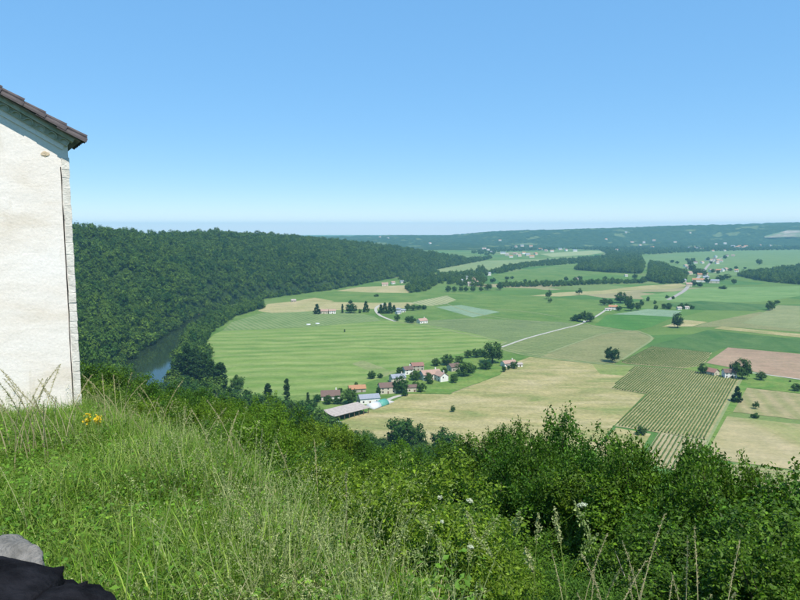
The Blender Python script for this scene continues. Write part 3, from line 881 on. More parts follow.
def sight_place(u, v, h, far=False):
    """a spot on the bank where a plant of height h reaches up to a line of sight"""
    d = ray(u, v); d = d / math.hypot(d.x, d.y)
    a = math.degrees(math.atan2(d.x, d.y))
    E = float(np.interp(a, EA, ER)); F = float(np.interp(a, FA, FR))
    t = np.geomspace(E + 0.8, F, 500)
    gap = CAM_Z + d.z * t - ground_z(d.x * t, d.y * t)
    if far:
        k = np.nonzero(gap > h)[0]
        i = min(k[-1] + 1, 499) if len(k) else int(np.argmax(gap))
    else:
        k = np.nonzero(gap > h)[0]
        i = k[0] if len(k) else int(np.argmax(gap))
    return Vector((d.x * t[i], d.y * t[i], float(ground_z(d.x * t[i], d.y * t[i])))), float(gap[i])

def shrub(u, v, h, w, q, label, group=None, dead=None, cat='shrub'):
    p, gap = sight_place(u, v, h)
    h = max(min(h, gap), 0.8)
    me, st, W, H = SHRUB[q]
    e = empty('shrub', (p.x, p.y, p.z - 0.15), random.uniform(0, 6.28), label, cat, group)
    e.scale = (w / W, w / W, (h + .15) / H)
    add('stem', st, BARK, e); add('crown', me, None, e)
    if dead is not None:
        b = add('dead_branch', DEAD[dead], PALEBARK, e)
        b.location = (0, -W * 0.36, H * 0.42); b.rotation_euler = (0, 0, -e.rotation_euler[2])
        k = Matrix.Rotation(-e.rotation_euler[2], 3, 'Z') @ Vector((0.0, -W * 0.44, H * 0.38))
        b.location = k
        b.scale = (1.0 / e.scale[0], 1.0 / e.scale[1], 1.0 / e.scale[2])
        b['label'] = 'bare pale lichen covered dead branch'
    return e

# shrubs that stand out of the bank along the edge of the meadow
near = [
    (478, 436, 4.6, 3.2, 1, 0), (500, 428, 5.2, 2.2, 1, None), (522, 430, 5.0, 2.8, 0, None), (563, 417, 5.2, 4.0, 0, None), (548, 440, 4.0, 3.0, 2, 0),
    (598, 438, 4.2, 3.0, 0, None), (628, 445, 4.0, 3.0, 0, None), (655, 452, 3.8, 2.8, 2, None), (690, 443, 4.2, 1.8, 1, 1), (712, 466, 3.6, 2.6, 0, 2), (506, 462, 3.6, 2.4, 0, 1), (705, 484, 3.0, 2.0, 0, 0),
    (738, 474, 3.4, 2.6, 2, None), (764, 466, 3.8, 1.6, 1, None), (785, 484, 3.4, 3.0, 0, None), (815, 482, 3.6, 3.0, 2, None),
    (446, 448, 4.4, 3.4, 0, None), (620, 480, 3.4, 3.0, 3, None), (660, 492, 3.0, 3.0, 3, None), (700, 505, 2.8, 2.6, 2, 0), (740, 512, 2.6, 3.0, 0, None), (780, 515, 2.6, 3.0, 0, None),
    (580, 478, 3.6, 3.2, 0, None), (540, 480, 3.2, 2.6, 0, 1), (500, 482, 3.2, 2.6, 3, None), (465, 488, 3.0, 2.6, 3, None),
    (430, 484, 3.2, 2.8, 4, None), (395, 472, 3.4, 3.0, 4, None), (360, 462, 3.4, 3.2, 3, None), (330, 448, 3.6, 3.2, 4, None), (300, 436, 3.6, 3.4, 3, None),
    (270, 425, 3.4, 3.2, 4, None), (245, 412, 3.4, 3.0, 3, None), (222, 405, 3.2, 2.8, 4, None), (285, 452, 2.4, 2.0, 2, None), (252, 436, 2.2, 2.0, 2, None),
    (345, 492, 2.2, 2.2, 4, None), (385, 505, 2.2, 2.2, 4, None), (420, 516, 2.0, 2.2, 4, None), (460, 520, 2.0, 2.2, 4, None), (505, 518, 2.2, 2.2, 3, None), (550, 528, 2.2, 2.4, 2, None), (600, 532, 2.0, 2.4, 0, None),
    (650, 540, 2.0, 2.4, 2, None), (700, 548, 1.9, 2.4, 0, None), (750, 552, 1.9, 2.4, 0, None), (795, 556, 1.9, 2.4, 2, None),
    (228, 396, 6.0, 5.0, 0, None), (262, 401, 6.0, 5.0, 3, None), (296, 409, 6.5, 5.5, 0, None), (330, 424, 6.0, 5.0, 3, None), (364, 436, 6.0, 5.0, 0, None), (395, 446, 6.0, 4.6, 3, None), (424, 452, 5.5, 4.5, 0, None), (250, 424, 5.0, 4.0, 1, None), (292, 438, 5.0, 4.0, 1, None), (338, 452, 5.0, 4.4, 0, None), (276, 420, 5.4, 4.4, 2, None), (312, 430, 5.4, 4.4, 1, None), (212, 402, 5.0, 4.0, 3, None),
    (176, 386, 6.0, 4.6, 0, None), (192, 390, 6.5, 5.0, 1, None), (206, 393, 6.0, 5.0, 0, None), (240, 404, 6.0, 5.0, 0, None), (150, 388, 5.0, 4.0, 0, None), (136, 380, 5.5, 4.4, 1, None), (112, 372, 6.0, 5.0, 0, None), (98, 364, 6.0, 5.0, 1, None), (222, 412, 4.0, 3.4, 0, None), (262, 432, 3.6, 3.2, 0, None),
    (125, 392, 2.4, 2.2, 2, None), (160, 398, 2.0, 1.8, 4, None), (185, 404, 2.2, 1.9, 3, None), (98, 380, 3.0, 2.4, 0, None),
]
for (u, v, h, w, q, dd) in near:
    dark = q < 3
    size = ('tall narrow' if w < 0.6 * h else 'tall broad') if h >= 3.6 else ('mid sized' if h >= 2.6 else 'low')
    lab = size + (' glossy dark green shrub on the bank' if dark else ' light green leafy shrub on the bank') + (', bare pale twigs sticking out' if dd is not None else ('' if v < 480 else ' close below the meadow'))
    if u < 200: lab = size + ' leafy shrub between house corner and river'
    elif v < 480 and u < 470: lab += ', on the side of the hamlet'
    shrub(u, v, h, w, q, lab, 'leafy shrubs along the edge of the bank', dd)

# finer cover between them
source('cover', [with_mat(shoot_crown('cover_crown', 330 + q, 150, 54, 0.95, 0.75, 0.7, 0.046, (0.2, 0.45))[0], LF[mk]) for q, mk in enumerate(('shrub', 'maple', 'maple', 'bank'))])
VLU = [60, 100, 150, 200, 240, 300, 345, 400, 440, 480, 520, 560, 600, 650, 690, 720, 760, 800, 860]
VLV = [362, 372, 385, 398, 392, 404, 424, 428, 444, 436, 436, 424, 446, 456, 456, 474, 478, 492, 500]
def bank_points(rings, seed, hk):
    g = np.random.default_rng(seed)
    P, S = [], []
    for r0, r1, sp, s0, s1 in rings:
        x, y = jitter_grid(-r1, r1, 0, r1, sp, g)
        r = np.hypot(x, y); a = np.degrees(np.arctan2(x, y))
        E = np.interp(a, EA, ER); F = np.interp(a, FA, FR)
        m_ = (r >= r0) & (r < r1) & (r > E + np.where(r < 25, 0.9, 0.5)) & (r < F - 1.5) & (np.abs(a) < 42)
        x, y = x[m_], y[m_]
        s = s0 + (s1 - s0) * g.random(len(x)) ** 1.5
        z = ground_z(x, y)
        u, v = project(x, y, z + hk * s)
        ok = (v > np.interp(u, VLU, VLV))
        x, y, z, s = x[ok], y[ok], z[ok], s[ok]
        P.append(np.stack([x, y, z - 0.15 * s], 1)); S.append(np.stack([s, s, s * (0.8 + 0.3 * g.random(len(x)))], 1))
    return np.vstack(P), np.vstack(S)
P, S = bank_points(((3, 12, 0.85, 0.3, 0.8), (12, 26, 1.55, 0.45, 1.2), (26, 60, 2.9, 0.9, 2.1)), 5, 1.6)
print('cover', len(P))
scatter('undergrowth', 'low leafy undergrowth covering the steep bank', P, S, 'cover', 0.08)
P, S = bank_points(((45, 130, 3.6, 0.8, 1.6), (130, 520, 6.0, 1.3, 2.3)), 6, 4.6)
print('bank bushes', len(P))
scatter('undergrowth', 'green thicket and saplings on the lower slope', P, S, 'bank', 0.06)

# single trees on the slope that rise above the thicket
def slope_tree(key, u, vtop, h, w, label, group=None, mat=None, name=None, far=True):
    p, gap = sight_place(u, vtop, h, far)
    return tree(key, (p.x, p.y, p.z - 0.2), w, gap, label, group, None, mat, name)
slope_tree('round', 400, 419, 18, 17, 'dense dark tree standing out in front of the hay field', mat='tree')
slope_tree('round', 417, 426, 16, 12, 'darker round tree close beside the dense one', mat='tree')
slope_tree('round', 447, 431, 16, 17, 'broad dark tree at the lower edge of the hay field', mat='tree')
for u, v, h, w, m_ in ((270, 397, 12, 9, 'tree'), (292, 401, 12, 9, 'tree'), (312, 407, 12, 9, 'tree'), (326, 416, 12, 9, 'tree'), (250, 396, 12, 9, 'bright'), (362, 433, 9, 9, 'tree'), (338, 424, 9, 8, 'tree'), (318, 412, 9, 8, 'tree'), (300, 404, 9, 9, 'tree'), (378, 440, 8, 7, 'tree'), (283, 402, 9, 8, 'tree'), (256, 400, 9, 8, 'tree'), (330, 436, 8, 8, 'bright'), (305, 424, 8, 8, 'bright'), (262, 412, 8, 8, 'bright'),
                        (430, 446, 8, 6, 'tree'), (470, 446, 8, 6, 'tree'), (235, 402, 9, 8, 'tree')):
    slope_tree('round', u, v, h * 1.4, w * 1.7, 'mid green tree among the thicket on the lower slope' if m_ == 'tree' else 'light green tree among the thicket on the lower slope', 'trees on the lower slope', m_)
for k_, (u, v) in enumerate(((166, 388), (177, 380), (190, 378), (203, 382), (216, 386), (229, 388), (241, 391), (253, 393), (266, 396), (279, 399), (293, 402), (306, 406), (318, 411), (330, 419))):
    slope_tree('round', u, v, 17 + (k_ * 7 % 5), 15 + (k_ * 5 % 4), 'dense dark tree in the belt between river and hamlet' if k_ % 4 else 'lighter leafy tree in the belt between river and hamlet', 'tree belt below the bank', 'tree' if k_ % 4 else 'bright')
for u, v, h, w, m_ in ((94, 352, 20, 20, 'tree'), (112, 359, 18, 19, 'bright'), (128, 366, 17, 18, 'tree'), (145, 374, 16, 17, 'tree'), (158, 383, 15, 15, 'tree'), (104, 370, 15, 18, 'tree'), (80, 345, 22, 22, 'tree'), (132, 384, 14, 16, 'bright'), (118, 382, 13, 16, 'tree'), (150, 392, 12, 15, 'tree'), (170, 394, 12, 13, 'tree')):
    slope_tree('round', u, v, h, w, 'leafy tree on the slope above the river', 'trees above the river', m_)

# ------------------------------------------------------------------ trees of the valley
for u, vb, w, h in ((181, 383, 13, 30), (188, 386, 12, 42), (196, 388, 12, 40), (204, 390, 13, 38), (212, 392, 11, 33), (221, 394, 14, 32)):
    tree_px('poplar', u, vb, w, h, 'tall dark poplar in the row by the river', 'poplars by the river')
tree_px('round', 238, 392, 16, 17, 'round tree alone at the corner of the striped field')
tree_px('round', 196, 404, 22, 20, 'light green leafy tree below the dark poplars', mat='bright')
tree_px('fir', 268, 403, 13, 20, 'dark cone shaped conifer beside the slim cypress')
tree_px('cypress', 287, 404, 7, 26, 'slim dark cypress standing above the thicket')
tree_px('cypress', 308, 402, 3.5, 10, 'small slim cypress beside the white gabled house')
for u, vb, w, h in ((317, 402, 9, 8), (328, 404, 11, 9), (338, 404, 10, 9), (349, 404, 18, 16), (312, 410, 12, 11), (302, 412, 14, 12), (340, 393, 5, 5), (356, 386.5, 4, 5)):
    tree_px('round', u, vb, w, h, 'green garden tree round the white gabled house', 'garden trees')
hamlet = [(492.5, 363, 21, 21, 'big round dark tree at the end of the hamlet'), (485, 369, 14, 9, 'wide green bush under the big dark tree'), (464, 376, 17, 14, 'broad green tree in the hamlet orchard'),
          (401, 393, 16, 18, 'dark tree hiding the corner of the cream house')]
HLAND = [(330, 399, 'white gabled house'), (368, 402, 'white farm shed'), (387, 392, 'cream stone house'), (397, 382, 'blue grey roofed house'), (407, 374, 'small white cottage'), (411, 391, 'cream outbuilding'), (417, 370, 'stone house with dull red roof'), (430, 379, 'big pink roofed house'), (442, 380, 'white gabled wing'), (453, 370, 'reddish roofed barn'), (509, 366, 'long white villa'), (492, 363, 'big round dark tree'), (464, 376, 'broad orchard tree'), (357, 391, 'orange roofed barn'), (345, 415, 'open barn')]
USED = {}
def near_label(what, u, v, w, lands=HLAND):
    nm = min(lands, key=lambda q: (q[0] - u) ** 2 + 4 * (q[1] - v) ** 2)[2]
    size = 'small' if w < 7.5 else ('middling' if w < 10.5 else 'large')
    return '%s %s beside the %s' % (size, what, nm)
for u, vb, w, h, lab in hamlet: tree_px('round', u, vb, w, h, lab, 'trees of the hamlet')
for u, vb, w, h in ((468, 358, 8, 8), (476, 357.5, 9, 9), (482, 357, 8, 8), (447, 365, 14, 11), (436, 366, 10, 8), (459, 363, 9, 7), (472, 373, 11, 9), (454, 383, 8, 9), (400, 374, 8, 7), (415, 380, 12, 10), (428, 381, 9, 9),
                    (422, 392, 10, 9), (430, 384, 7, 6), (405, 396, 7, 6), (504, 372, 4.5, 6), (508.5, 370, 4, 5.5), (514, 368.5, 8.5, 7), (372, 378.5, 9, 8), (380, 378, 6, 5), (444, 375, 7, 8), (379, 394, 6, 7), (453, 412, 5, 7), (416, 388, 8, 7)):
    tree_px('round', u, vb, w, h, near_label('leafy green tree', u, vb, w), 'trees of the hamlet')
tree_px('round', 612, 362, 15.5, 15, 'round lone tree at the corner of the vines', mat='dark')
tree_px('round', 677.5, 328, 11, 15, 'lone tree standing on the tan patch', mat='dark')
tree_px('round', 742, 379, 17, 21, 'big dark tree beside the farmhouse')
tree_px('round', 735, 377, 11, 16, 'dark tree touching the farmhouse wall', mat='dark')
tree_px('bush', 731, 378, 7, 6, 'low dark bush before the farmhouse')
tree_px('round', 702.5, 374, 9, 11, 'small tree beside the little red roofed barn')
tree_px('round', 761, 380, 10, 9, 'spreading small tree beside the pale lane')
tree_px('round', 796, 391, 10, 8, 'bush at the far end of the grass')
tree_px('fir', 737, 402, 10.5, 16, 'dark conifer at the head of the big vineyard')
tree_px('small', 755.5, 409, 7, 8.5, 'slender little tree on the striped hay')
tree_px('bush', 755, 418, 8, 5.5, 'dark rounded bush at the edge of the striped hay')
tree_px('bush', 641, 435, 11, 10, 'round bush at the corner of the small tan plot')
tree_px('bush', 790, 382, 2.5, 2, 'tiny bush on the green grass')
for u, vb, w, h in ((769, 310.5, 7, 10), (777, 304, 6, 4), (772, 310, 6, 8)): tree_px('round', u, vb, w, h, 'dark tree clump at the corner of the striped vineyard', 'clump by the striped vineyard')
for u, vb, w, h in ((578, 321, 10, 7), (585, 322, 12, 11), (590, 322, 9, 9), (574, 321, 8, 5)): tree_px('round', u, vb, w, h, 'bushy dark tree in the clump by the parked cars', 'clump by the parked cars')
for u, vb, w, h in ((548.5, 299, 7, 9), (579, 295, 6.5, 7)): tree_px('small', u, vb, w, h, 'small tree on the narrow tan strip', 'little trees on the tan strip')
tree_px('small', 550, 303, 5, 5, 'bush just under the narrow tan strip')
for u, vb, w, h in ((620.5, 303, 13, 11), (628, 308, 8, 12), (631, 311, 8, 11), (638, 310.5, 6, 8), (619, 311, 6, 5), (604, 305, 9, 7), (610, 305, 7, 6), (642, 306, 4, 5)):
    tree_px('round', u, vb, w, h, 'dark garden tree at the red roofed villa', 'trees at the villa')
for u, vb, w, h in ((656, 309, 5, 4), (664, 308.5, 6, 5), (669, 309, 7, 6), (681, 309, 7, 6), (687, 308.5, 7, 5), (692, 309, 5, 4), (648, 301, 4, 4.5), (641, 303, 3, 3.5), (655, 304, 3, 4), (667, 298, 4, 3), (673, 299, 4, 3)):
    tree_px('bush', u, vb, w, h, 'bush in the loose row beyond the blue green plot', 'bush row')
tree_px('bush', 723, 289, 8, 3.5, 'low dark bush alone on the village meadow')
tree_px('round', 759, 265, 6, 6, 'dark round tree alone on the far plain')
tree_px('small', 480, 283.5, 3, 3.5, 'single small bush on the plain below the hamlet wood')
# left farm with conifers
tree_px('fir', 317, 314, 7.5, 10, 'dark conifer beside the small red roofed farm')
tree_px('round', 351.5, 313, 12, 9, 'round dark tree between the small farm and the conifer')
tree_px('round', 350.5, 304, 5, 4, 'small dark tree behind the round one')
tree_px('cypress', 342.5, 313, 2.6, 9, 'thin cypress beside the small farm')
tree_px('bush', 360, 313, 4, 4, 'small bush next to the round dark tree')
tree_px('fir', 366, 312, 7, 11, 'blue green conifer standing alone by the white drive', mat='tree')
for u, vb, w, h in ((381, 313.5, 6, 9), (385, 313.5, 7, 11), (390, 313.5, 7, 11), (394, 312, 5, 7)): tree_px('fir', u, vb, w, h, 'conifer in the group beside the white drive', 'conifers by the drive', mat='tree')
for u, vb, w, h in ((407.5, 310.5, 6, 7), (413, 310.5, 7, 6), (419, 310, 6, 5), (424, 309.5, 6, 4.5), (397, 321, 6, 7), (408, 322, 7, 6), (412, 323, 8, 7)):
    tree_px('round', u, vb, w, h, 'garden tree near the white house with pale red roof', 'trees at the white house')
tree_px('cypress', 344.6, 332, 1.6, 3, 'tiny dark bush alone in the striped field')
tree_px('bush', 376.5, 296.5, 6, 2.5, 'flat dark bush on the green strip')
for u, vb, w, h in ((448, 292, 6, 6.5), (454.5, 292, 5, 5.5), (461, 291.5, 5, 5), (466, 291.5, 5, 5), (473, 291.5, 6, 5.5), (481, 291, 5, 4), (488, 290, 8, 6), (500, 290, 7, 8), (493, 283, 6, 5), (507, 279.5, 5, 3), (512, 279, 4, 3), (525, 282, 4, 3)):
    tree_px('round', u, vb, w, h, 'dark tree in the loose row before the hamlet wood', 'trees of the middle row')
for u, vb, w, h in ((575, 281, 5, 4), (580, 280, 5, 4), (566, 281, 5, 4.5), (605, 280, 5, 4), (635, 279, 6, 5), (646, 281, 6, 5), (700, 291, 0.1, 0.1)):
    if w > 1: tree_px('round', u, vb, w, h, 'small tree along the meadow hedge', 'hedge trees')
vt = [(690, 266, 6, 7), (692, 272, 7, 8), (697, 276, 9, 8), (703, 276, 8, 7), (707, 283, 6, 6), (694, 286, 7, 6), (700, 287, 6, 5), (682, 283, 5, 5), (720, 281, 9, 6), (727, 279, 8, 5), (734, 284, 5, 5), (713, 273, 4, 4), (718, 274, 4, 4), (725, 259, 4, 4), (730, 271, 5, 3), (736, 269, 4, 3), (708, 261, 4, 4), (711, 264, 3, 3), (687, 261, 4, 3), (672, 263, 4, 3), (677, 264, 4, 3), (693, 262, 5, 4), (745, 269, 3, 2)]
for u, vb, w, h in vt: tree_px('round', u, vb, w, h, 'leafy tree among the village houses', 'village trees')

# ------------------------------------------------------------------ houses of the valley
def tile_mat(name, c1, c2):
    m, nt, b = new_mat(name)
    v = pos(nt, obj=True)
    f = noise(nt, v, 1.3, 6.0, 0.7)
    nt.links.new(ramp(nt, f, [(0.3, c2), (0.7, c1)]), b.inputs['Base Color'])
    sx = nd(nt, 'ShaderNodeSeparateXYZ'); nt.links.new(v, sx.inputs[0])
    bump(nt, b, math_(nt, 'SINE', math_(nt, 'MULTIPLY', sx.outputs[0], 22.0)), 0.6, 0.06)
    return m
WALLM = {'white': simple_mat('white_render', (0.80, 0.78, 0.72), (0.68, 0.66, 0.60), 1.0), 'cream': simple_mat('cream_stone', (0.62, 0.56, 0.43), (0.48, 0.43, 0.32), 2.0), 'stone': simple_mat('grey_stone', (0.46, 0.42, 0.34), (0.34, 0.31, 0.25), 3.0)}
ROOFM = {'brown': tile_mat('brown_tiles', (0.19, 0.125, 0.10), (0.12, 0.08, 0.065)), 'pink': tile_mat('pink_tiles', (0.42, 0.285, 0.22), (0.33, 0.21, 0.16)), 'orange': tile_mat('orange_tiles', (0.42, 0.225, 0.12), (0.34, 0.17, 0.09)),
         'grey': simple_mat('grey_sheet_roof', (0.27, 0.29, 0.32), (0.21, 0.23, 0.26), 1.0), 'red': tile_mat('red_tiles', (0.30, 0.16, 0.12), (0.22, 0.115, 0.09)), 'pale': simple_mat('pale_fibre_roof', (0.40, 0.345, 0.30), (0.31, 0.265, 0.23), 0.6)}
GLASS = simple_mat('dark_window', (0.03, 0.035, 0.04), (0.02, 0.02, 0.025), 1.0, rough=0.15, spec=0.5)
WOOD = simple_mat('shutter_wood', (0.22, 0.16, 0.10), (0.15, 0.10, 0.07), 3.0)

def house(name, p, L, W, hw, hr, rz, wall, roof, label, cat='house', group=None, wins=3, chim=True, door=True, detail=True):
    e = empty(name, p, rz, label, cat, group)
    mb = MB()
    x, y = L / 2, W / 2
    pts = [(-x, -y, -1), (x, -y, -1), (x, y, -1), (-x, y, -1), (-x, -y, hw), (x, -y, hw), (x, y, hw), (-x, y, hw), (-x, 0, hw + hr), (x, 0, hw + hr)]
    mb.poly(pts, [(3, 2, 1, 0), (0, 1, 5, 4), (2, 3, 7, 6), (1, 2, 6, 9, 5), (3, 0, 4, 8, 7), (4, 5, 9, 8), (6, 7, 8, 9)])
    wl = mb.build('wall', WALLM[wall], e)
    mb = MB()
    o, t = 0.45, 0.28
    sl = hr / y
    for s in (-1, 1):
        yo, zo = s * (y + o), hw - o * sl
        a = [(-x - o, yo, zo), (-x - o, 0, hw + hr), (-x - o, 0, hw + hr + t), (-x - o, yo, zo + t)]
        b = [(x + o, q[1], q[2]) for q in a]
        mb.prism(None, [(q[0], q[1], q[2] + 0.02) for q in a], [(q[0], q[1], q[2] + 0.02) for q in b])
    rf = mb.build('roof', ROOFM[roof], e)
    if chim and detail:
        mb = MB(); cx = x * 0.62
        mb.box((cx, 0.3, hw + hr + 0.55), (0.9, 0.7, 1.9)); mb.box((cx, 0.3, hw + hr + 1.55), (1.1, 0.9, 0.18))
        mb.build('chimney', WALLM[wall], rf)
    if detail:
        for s in (-1,):
            for k in range(wins):
                wx = -x + L * (k + 0.5) / wins
                if door and k == wins // 2:
                    mb = MB(); mb.box((wx, s * (y + 0.02), 1.05), (1.2, 0.14, 2.1)); mb.build('door', WOOD, e)
                else:
                    mb = MB(); mb.box((wx, s * (y + 0.01), 1.7), (1.1, 0.10, 1.3)); mb.build('window', GLASS, e)
                if hw > 4.4:
                    mb = MB(); mb.box((wx, s * (y + 0.01), 4.0), (1.0, 0.10, 1.2)); mb.build('window', GLASS, e)
        for s in (-1, 1):
            mb = MB(); mb.box((s * (x + 0.01), -y * 0.3, 1.8 if hw < 4.4 else 3.8), (0.10, 1.1, 1.3)); mb.build('window', GLASS, e)
    return e

def house_px(name, u, vb, L, W, hw, hr, deg, wall, roof, label, **kw):
    p = hit(u, vb)
    return house(name, (p.x, p.y, p.z), L, W, hw, hr, R(deg), wall, roof, label, **kw)

house_px('farm_house', 330.5, 399, 14, 8.5, 3.4, 3.4, 8, 'white', 'brown', 'white gabled house with dark brown roof among garden trees')
house_px('orange_barn', 357, 391.5, 13, 7, 3.0, 2.2, 14, 'stone', 'orange', 'low barn with orange tile roof behind the white shed', cat='barn', chim=False, wins=2)
house_px('white_shed', 368.5, 402, 15, 11, 4.0, 2.0, 16, 'white', 'grey', 'white walled farm building with grey sheet roof', cat='barn', chim=False, wins=3)
house_px('cream_house', 387, 392.5, 13, 9, 5.2, 2.8, 14, 'cream', 'brown', 'cream stone house with brown tile roof')
house_px('grey_roof_house', 397.5, 382, 12, 9, 4.6, 2.2, 20, 'cream', 'grey', 'house with blue grey roof behind the cream one')
house_px('white_cottage', 407.5, 374, 8, 7, 4.6, 2.4, 25, 'white', 'brown', 'small white cottage at the back of the hamlet', wins=2)
house_px('cream_outbuilding', 411.5, 391.5, 8, 5, 4.0, 1.6, 10, 'cream', 'brown', 'small cream outbuilding beside the dark tree', wins=2, chim=False)
house_px('back_house', 417, 370, 11, 8, 4.6, 2.4, 15, 'stone', 'red', 'stone house with dull red roof behind the big house', chim=False)
house_px('big_house', 430, 379, 17, 10, 5.2, 2.8, 24, 'white', 'pink', 'big white house with pale pink tile roof')
house_px('big_house_wing', 441, 380.5, 11, 8, 5.0, 2.6, -62, 'white', 'pink', 'white gabled wing joined to the big pink roofed house', wins=2)
house_px('red_barn', 453.5, 370.5, 10, 8, 4.2, 2.4, 30, 'stone', 'brown', 'barn with reddish brown roof behind the orchard tree', cat='barn', chim=False, wins=2)
house_px('white_villa', 508.5, 366, 13, 8, 3.4, 2.0, 22, 'white', 'pink', 'long white villa beside the big round dark tree')
house_px('white_annex', 517, 366.5, 9, 6, 2.6, 0.9, 10, 'white', 'pale', 'low flat white annex beside the villa', wins=2, chim=False)
# farmhouse and barn by the big vineyard
house_px('vineyard_house', 729, 377.5, 10, 8, 5.2, 2.4, -6, 'white', 'brown', 'white farmhouse with brown roof in front of the ploughed field')
house_px('vineyard_barn', 711, 374.5, 11, 8, 3.2, 2.6, -58, 'cream', 'red', 'small cream barn with red roof at the vineyard', cat='barn', chim=False, wins=2)
# small farm by the wooded hill
house_px('small_farm_house', 324.5, 313.5, 12, 9, 4.2, 2.2, -4, 'cream', 'pink', 'small farmhouse with pale red roof beside a conifer')
house_px('small_farm_annex', 332.5, 313.5, 10, 8, 4.6, 2.0, 4, 'white', 'pink', 'white walled annex of the small farm', chim=False)
house_px('white_house', 422, 323, 13, 9, 3.6, 2.8, 35, 'white', 'pink', 'white house with pale red roof beside dark garden trees')
for u, v in ((399, 311), (403, 312), (398, 314)): house_px('small_house', u, v, 7, 6, 3, 1.8, random.uniform(-30, 40), 'white', 'grey', 'little white building among the conifers', group='small white buildings', wins=2, chim=False)
house_px('stone_hut', 293.5, 302, 8, 6, 3.2, 1.6, 20, 'stone', 'pale', 'stone hut at the edge of the hill woods', cat='hut', chim=False, wins=2)
house_px('hamlet_house', 385, 286, 14, 9, 5, 2.6, 5, 'cream', 'pink', 'pinkish house at the edge of the tree belt', wins=2)
for u, v, w_, r_ in ((393, 284, 'white', 'pink'), (402, 283, 'white', 'grey')): house_px('hamlet_house', u, v, 9, 8, 4, 2, 20, w_, r_, 'small white house half hidden by the tree belt', group='houses in the tree belt', wins=2, chim=False)
for u, v, L, w_, r_ in ((468, 279.5, 14, 'white', 'grey'), (475.5, 281, 14, 'cream', 'pink'), (471, 286, 15, 'cream', 'pale'), (476, 285, 10, 'white', 'pink'), (473, 282.5, 10, 'cream', 'pink'), (488.5, 275.5, 11, 'white', 'grey'), (461, 283, 8, 'white', 'grey')):
    house_px('hamlet_house', u, v, L, 9, 6.5, 2.8, random.uniform(-25, 35), w_, r_, 'pale house of the hamlet inside the tree belt', group='houses in the tree belt', wins=3, chim=False)
house_px('villa', 613, 309.5, 13, 9, 4.6, 2.6, -20, 'white', 'orange', 'villa with bright orange red roof at the end of the road')
house_px('villa_annex', 608, 310.5, 9, 6, 2.6, 1.2, -10, 'white', 'pale', 'low white annex beside the orange roofed villa', wins=2, chim=False)
house_px('meadow_house', 577.5, 280, 14, 8, 3.5, 2.5, 10, 'cream', 'pale', 'pale barn beside the hedge in the middle meadows', chim=False)
for u, v in ((679, 309.5), (686.5, 309)): house_px('garden_shed', u, v, 7, 5, 3, 1.4, 10, 'white', 'pale', 'tiny white shed in the loose bush row', cat='hut', group='white sheds', wins=2, chim=False)
house_px('white_shed', 626, 276.5, 8, 6, 4, 1.6, 10, 'white', 'pale', 'single white hut before the dark block of wood', cat='hut', wins=1, chim=False, door=False)

village = [(685.5, 267, 12), (689.5, 274.5, 16), (695.5, 263.5, 12), (698.5, 282, 28), (713.5, 283, 24), (705, 276, 14), (711, 272, 14), (713.5, 272.5, 12), (718.5, 272, 14), (722, 271.5, 12), (725.5, 270.5, 14), (707, 260.5, 12), (714.5, 260, 14),
           (717.5, 261.5, 12), (715.5, 257.5, 12), (711, 261.5, 10), (733, 256.5, 14), (724.5, 251, 12), (713, 251.5, 12), (683, 282.5, 12), (702, 263.5, 12), (717, 264, 12), (688, 269, 12), (736.5, 272, 10), (706, 279.5, 14), (689, 286.5, 12), (721, 262, 12), (727, 256.5, 10), (699.5, 276.5, 12)]
for k, (u, v, L) in enumerate(village):
    house_px('village_house', u, v, L, 10, 5.5, 3.2, random.uniform(-35, 35), ('white', 'cream', 'white')[k % 3], ('pink', 'pink', 'brown', 'orange', 'grey')[k % 5], 'pale house with tiled roof in the village on the plain', group='village houses', wins=2, chim=False, door=False)
# the town and farms under and on the blue hills
far_h = [(503 + q * 4.1, 254 + (q * 7 % 5) * 0.9) for q in range(9)] + [(540, 250), (546, 251.5), (552, 252), (560, 250), (566, 251), (575, 251.5)] + [(488, 251), (492, 253), (484, 249.5), (531, 247), (526, 245.5), (516, 247.5), (522, 246.5), (500, 241), (470, 238.5), (380, 237.5), (384, 239), (388, 238.5), (374, 237), (430, 244), (424, 243)]
far_h += [(690 + (q * 5 % 13), 248.5 + (q % 3) * 0.7) for q in range(7)] + [(733 + q * 1.6, 247 + (q * 3 % 4) * 0.7) for q in range(9)] + [(626, 233), (686, 232.5), (690, 233.5), (681, 233), (654, 241), (660, 242), (644, 243), (667, 242.5), (675, 243), (617, 251), (606, 240), (640, 246), (652, 248), (700, 238), (725, 244), (760, 246), (770, 246.5), (617, 241), (632, 243), (710, 243), (716, 245)]
nf = 0
for k_, (u, v) in enumerate(far_h):
    if v < 246 and k_ % 2: continue
    p = hit(u, v)
    if p is None: continue
    nf += 1
    house('far_house', p, random.uniform(14, 26), 12, 7, 4, R(random.uniform(-40, 40)), random.choice(('white', 'cream')), random.choice(('pink', 'orange', 'grey', 'pale')), 'tiny pale house in the far town under the blue hills', group='houses of the far town', detail=False)
print('far houses', nf)

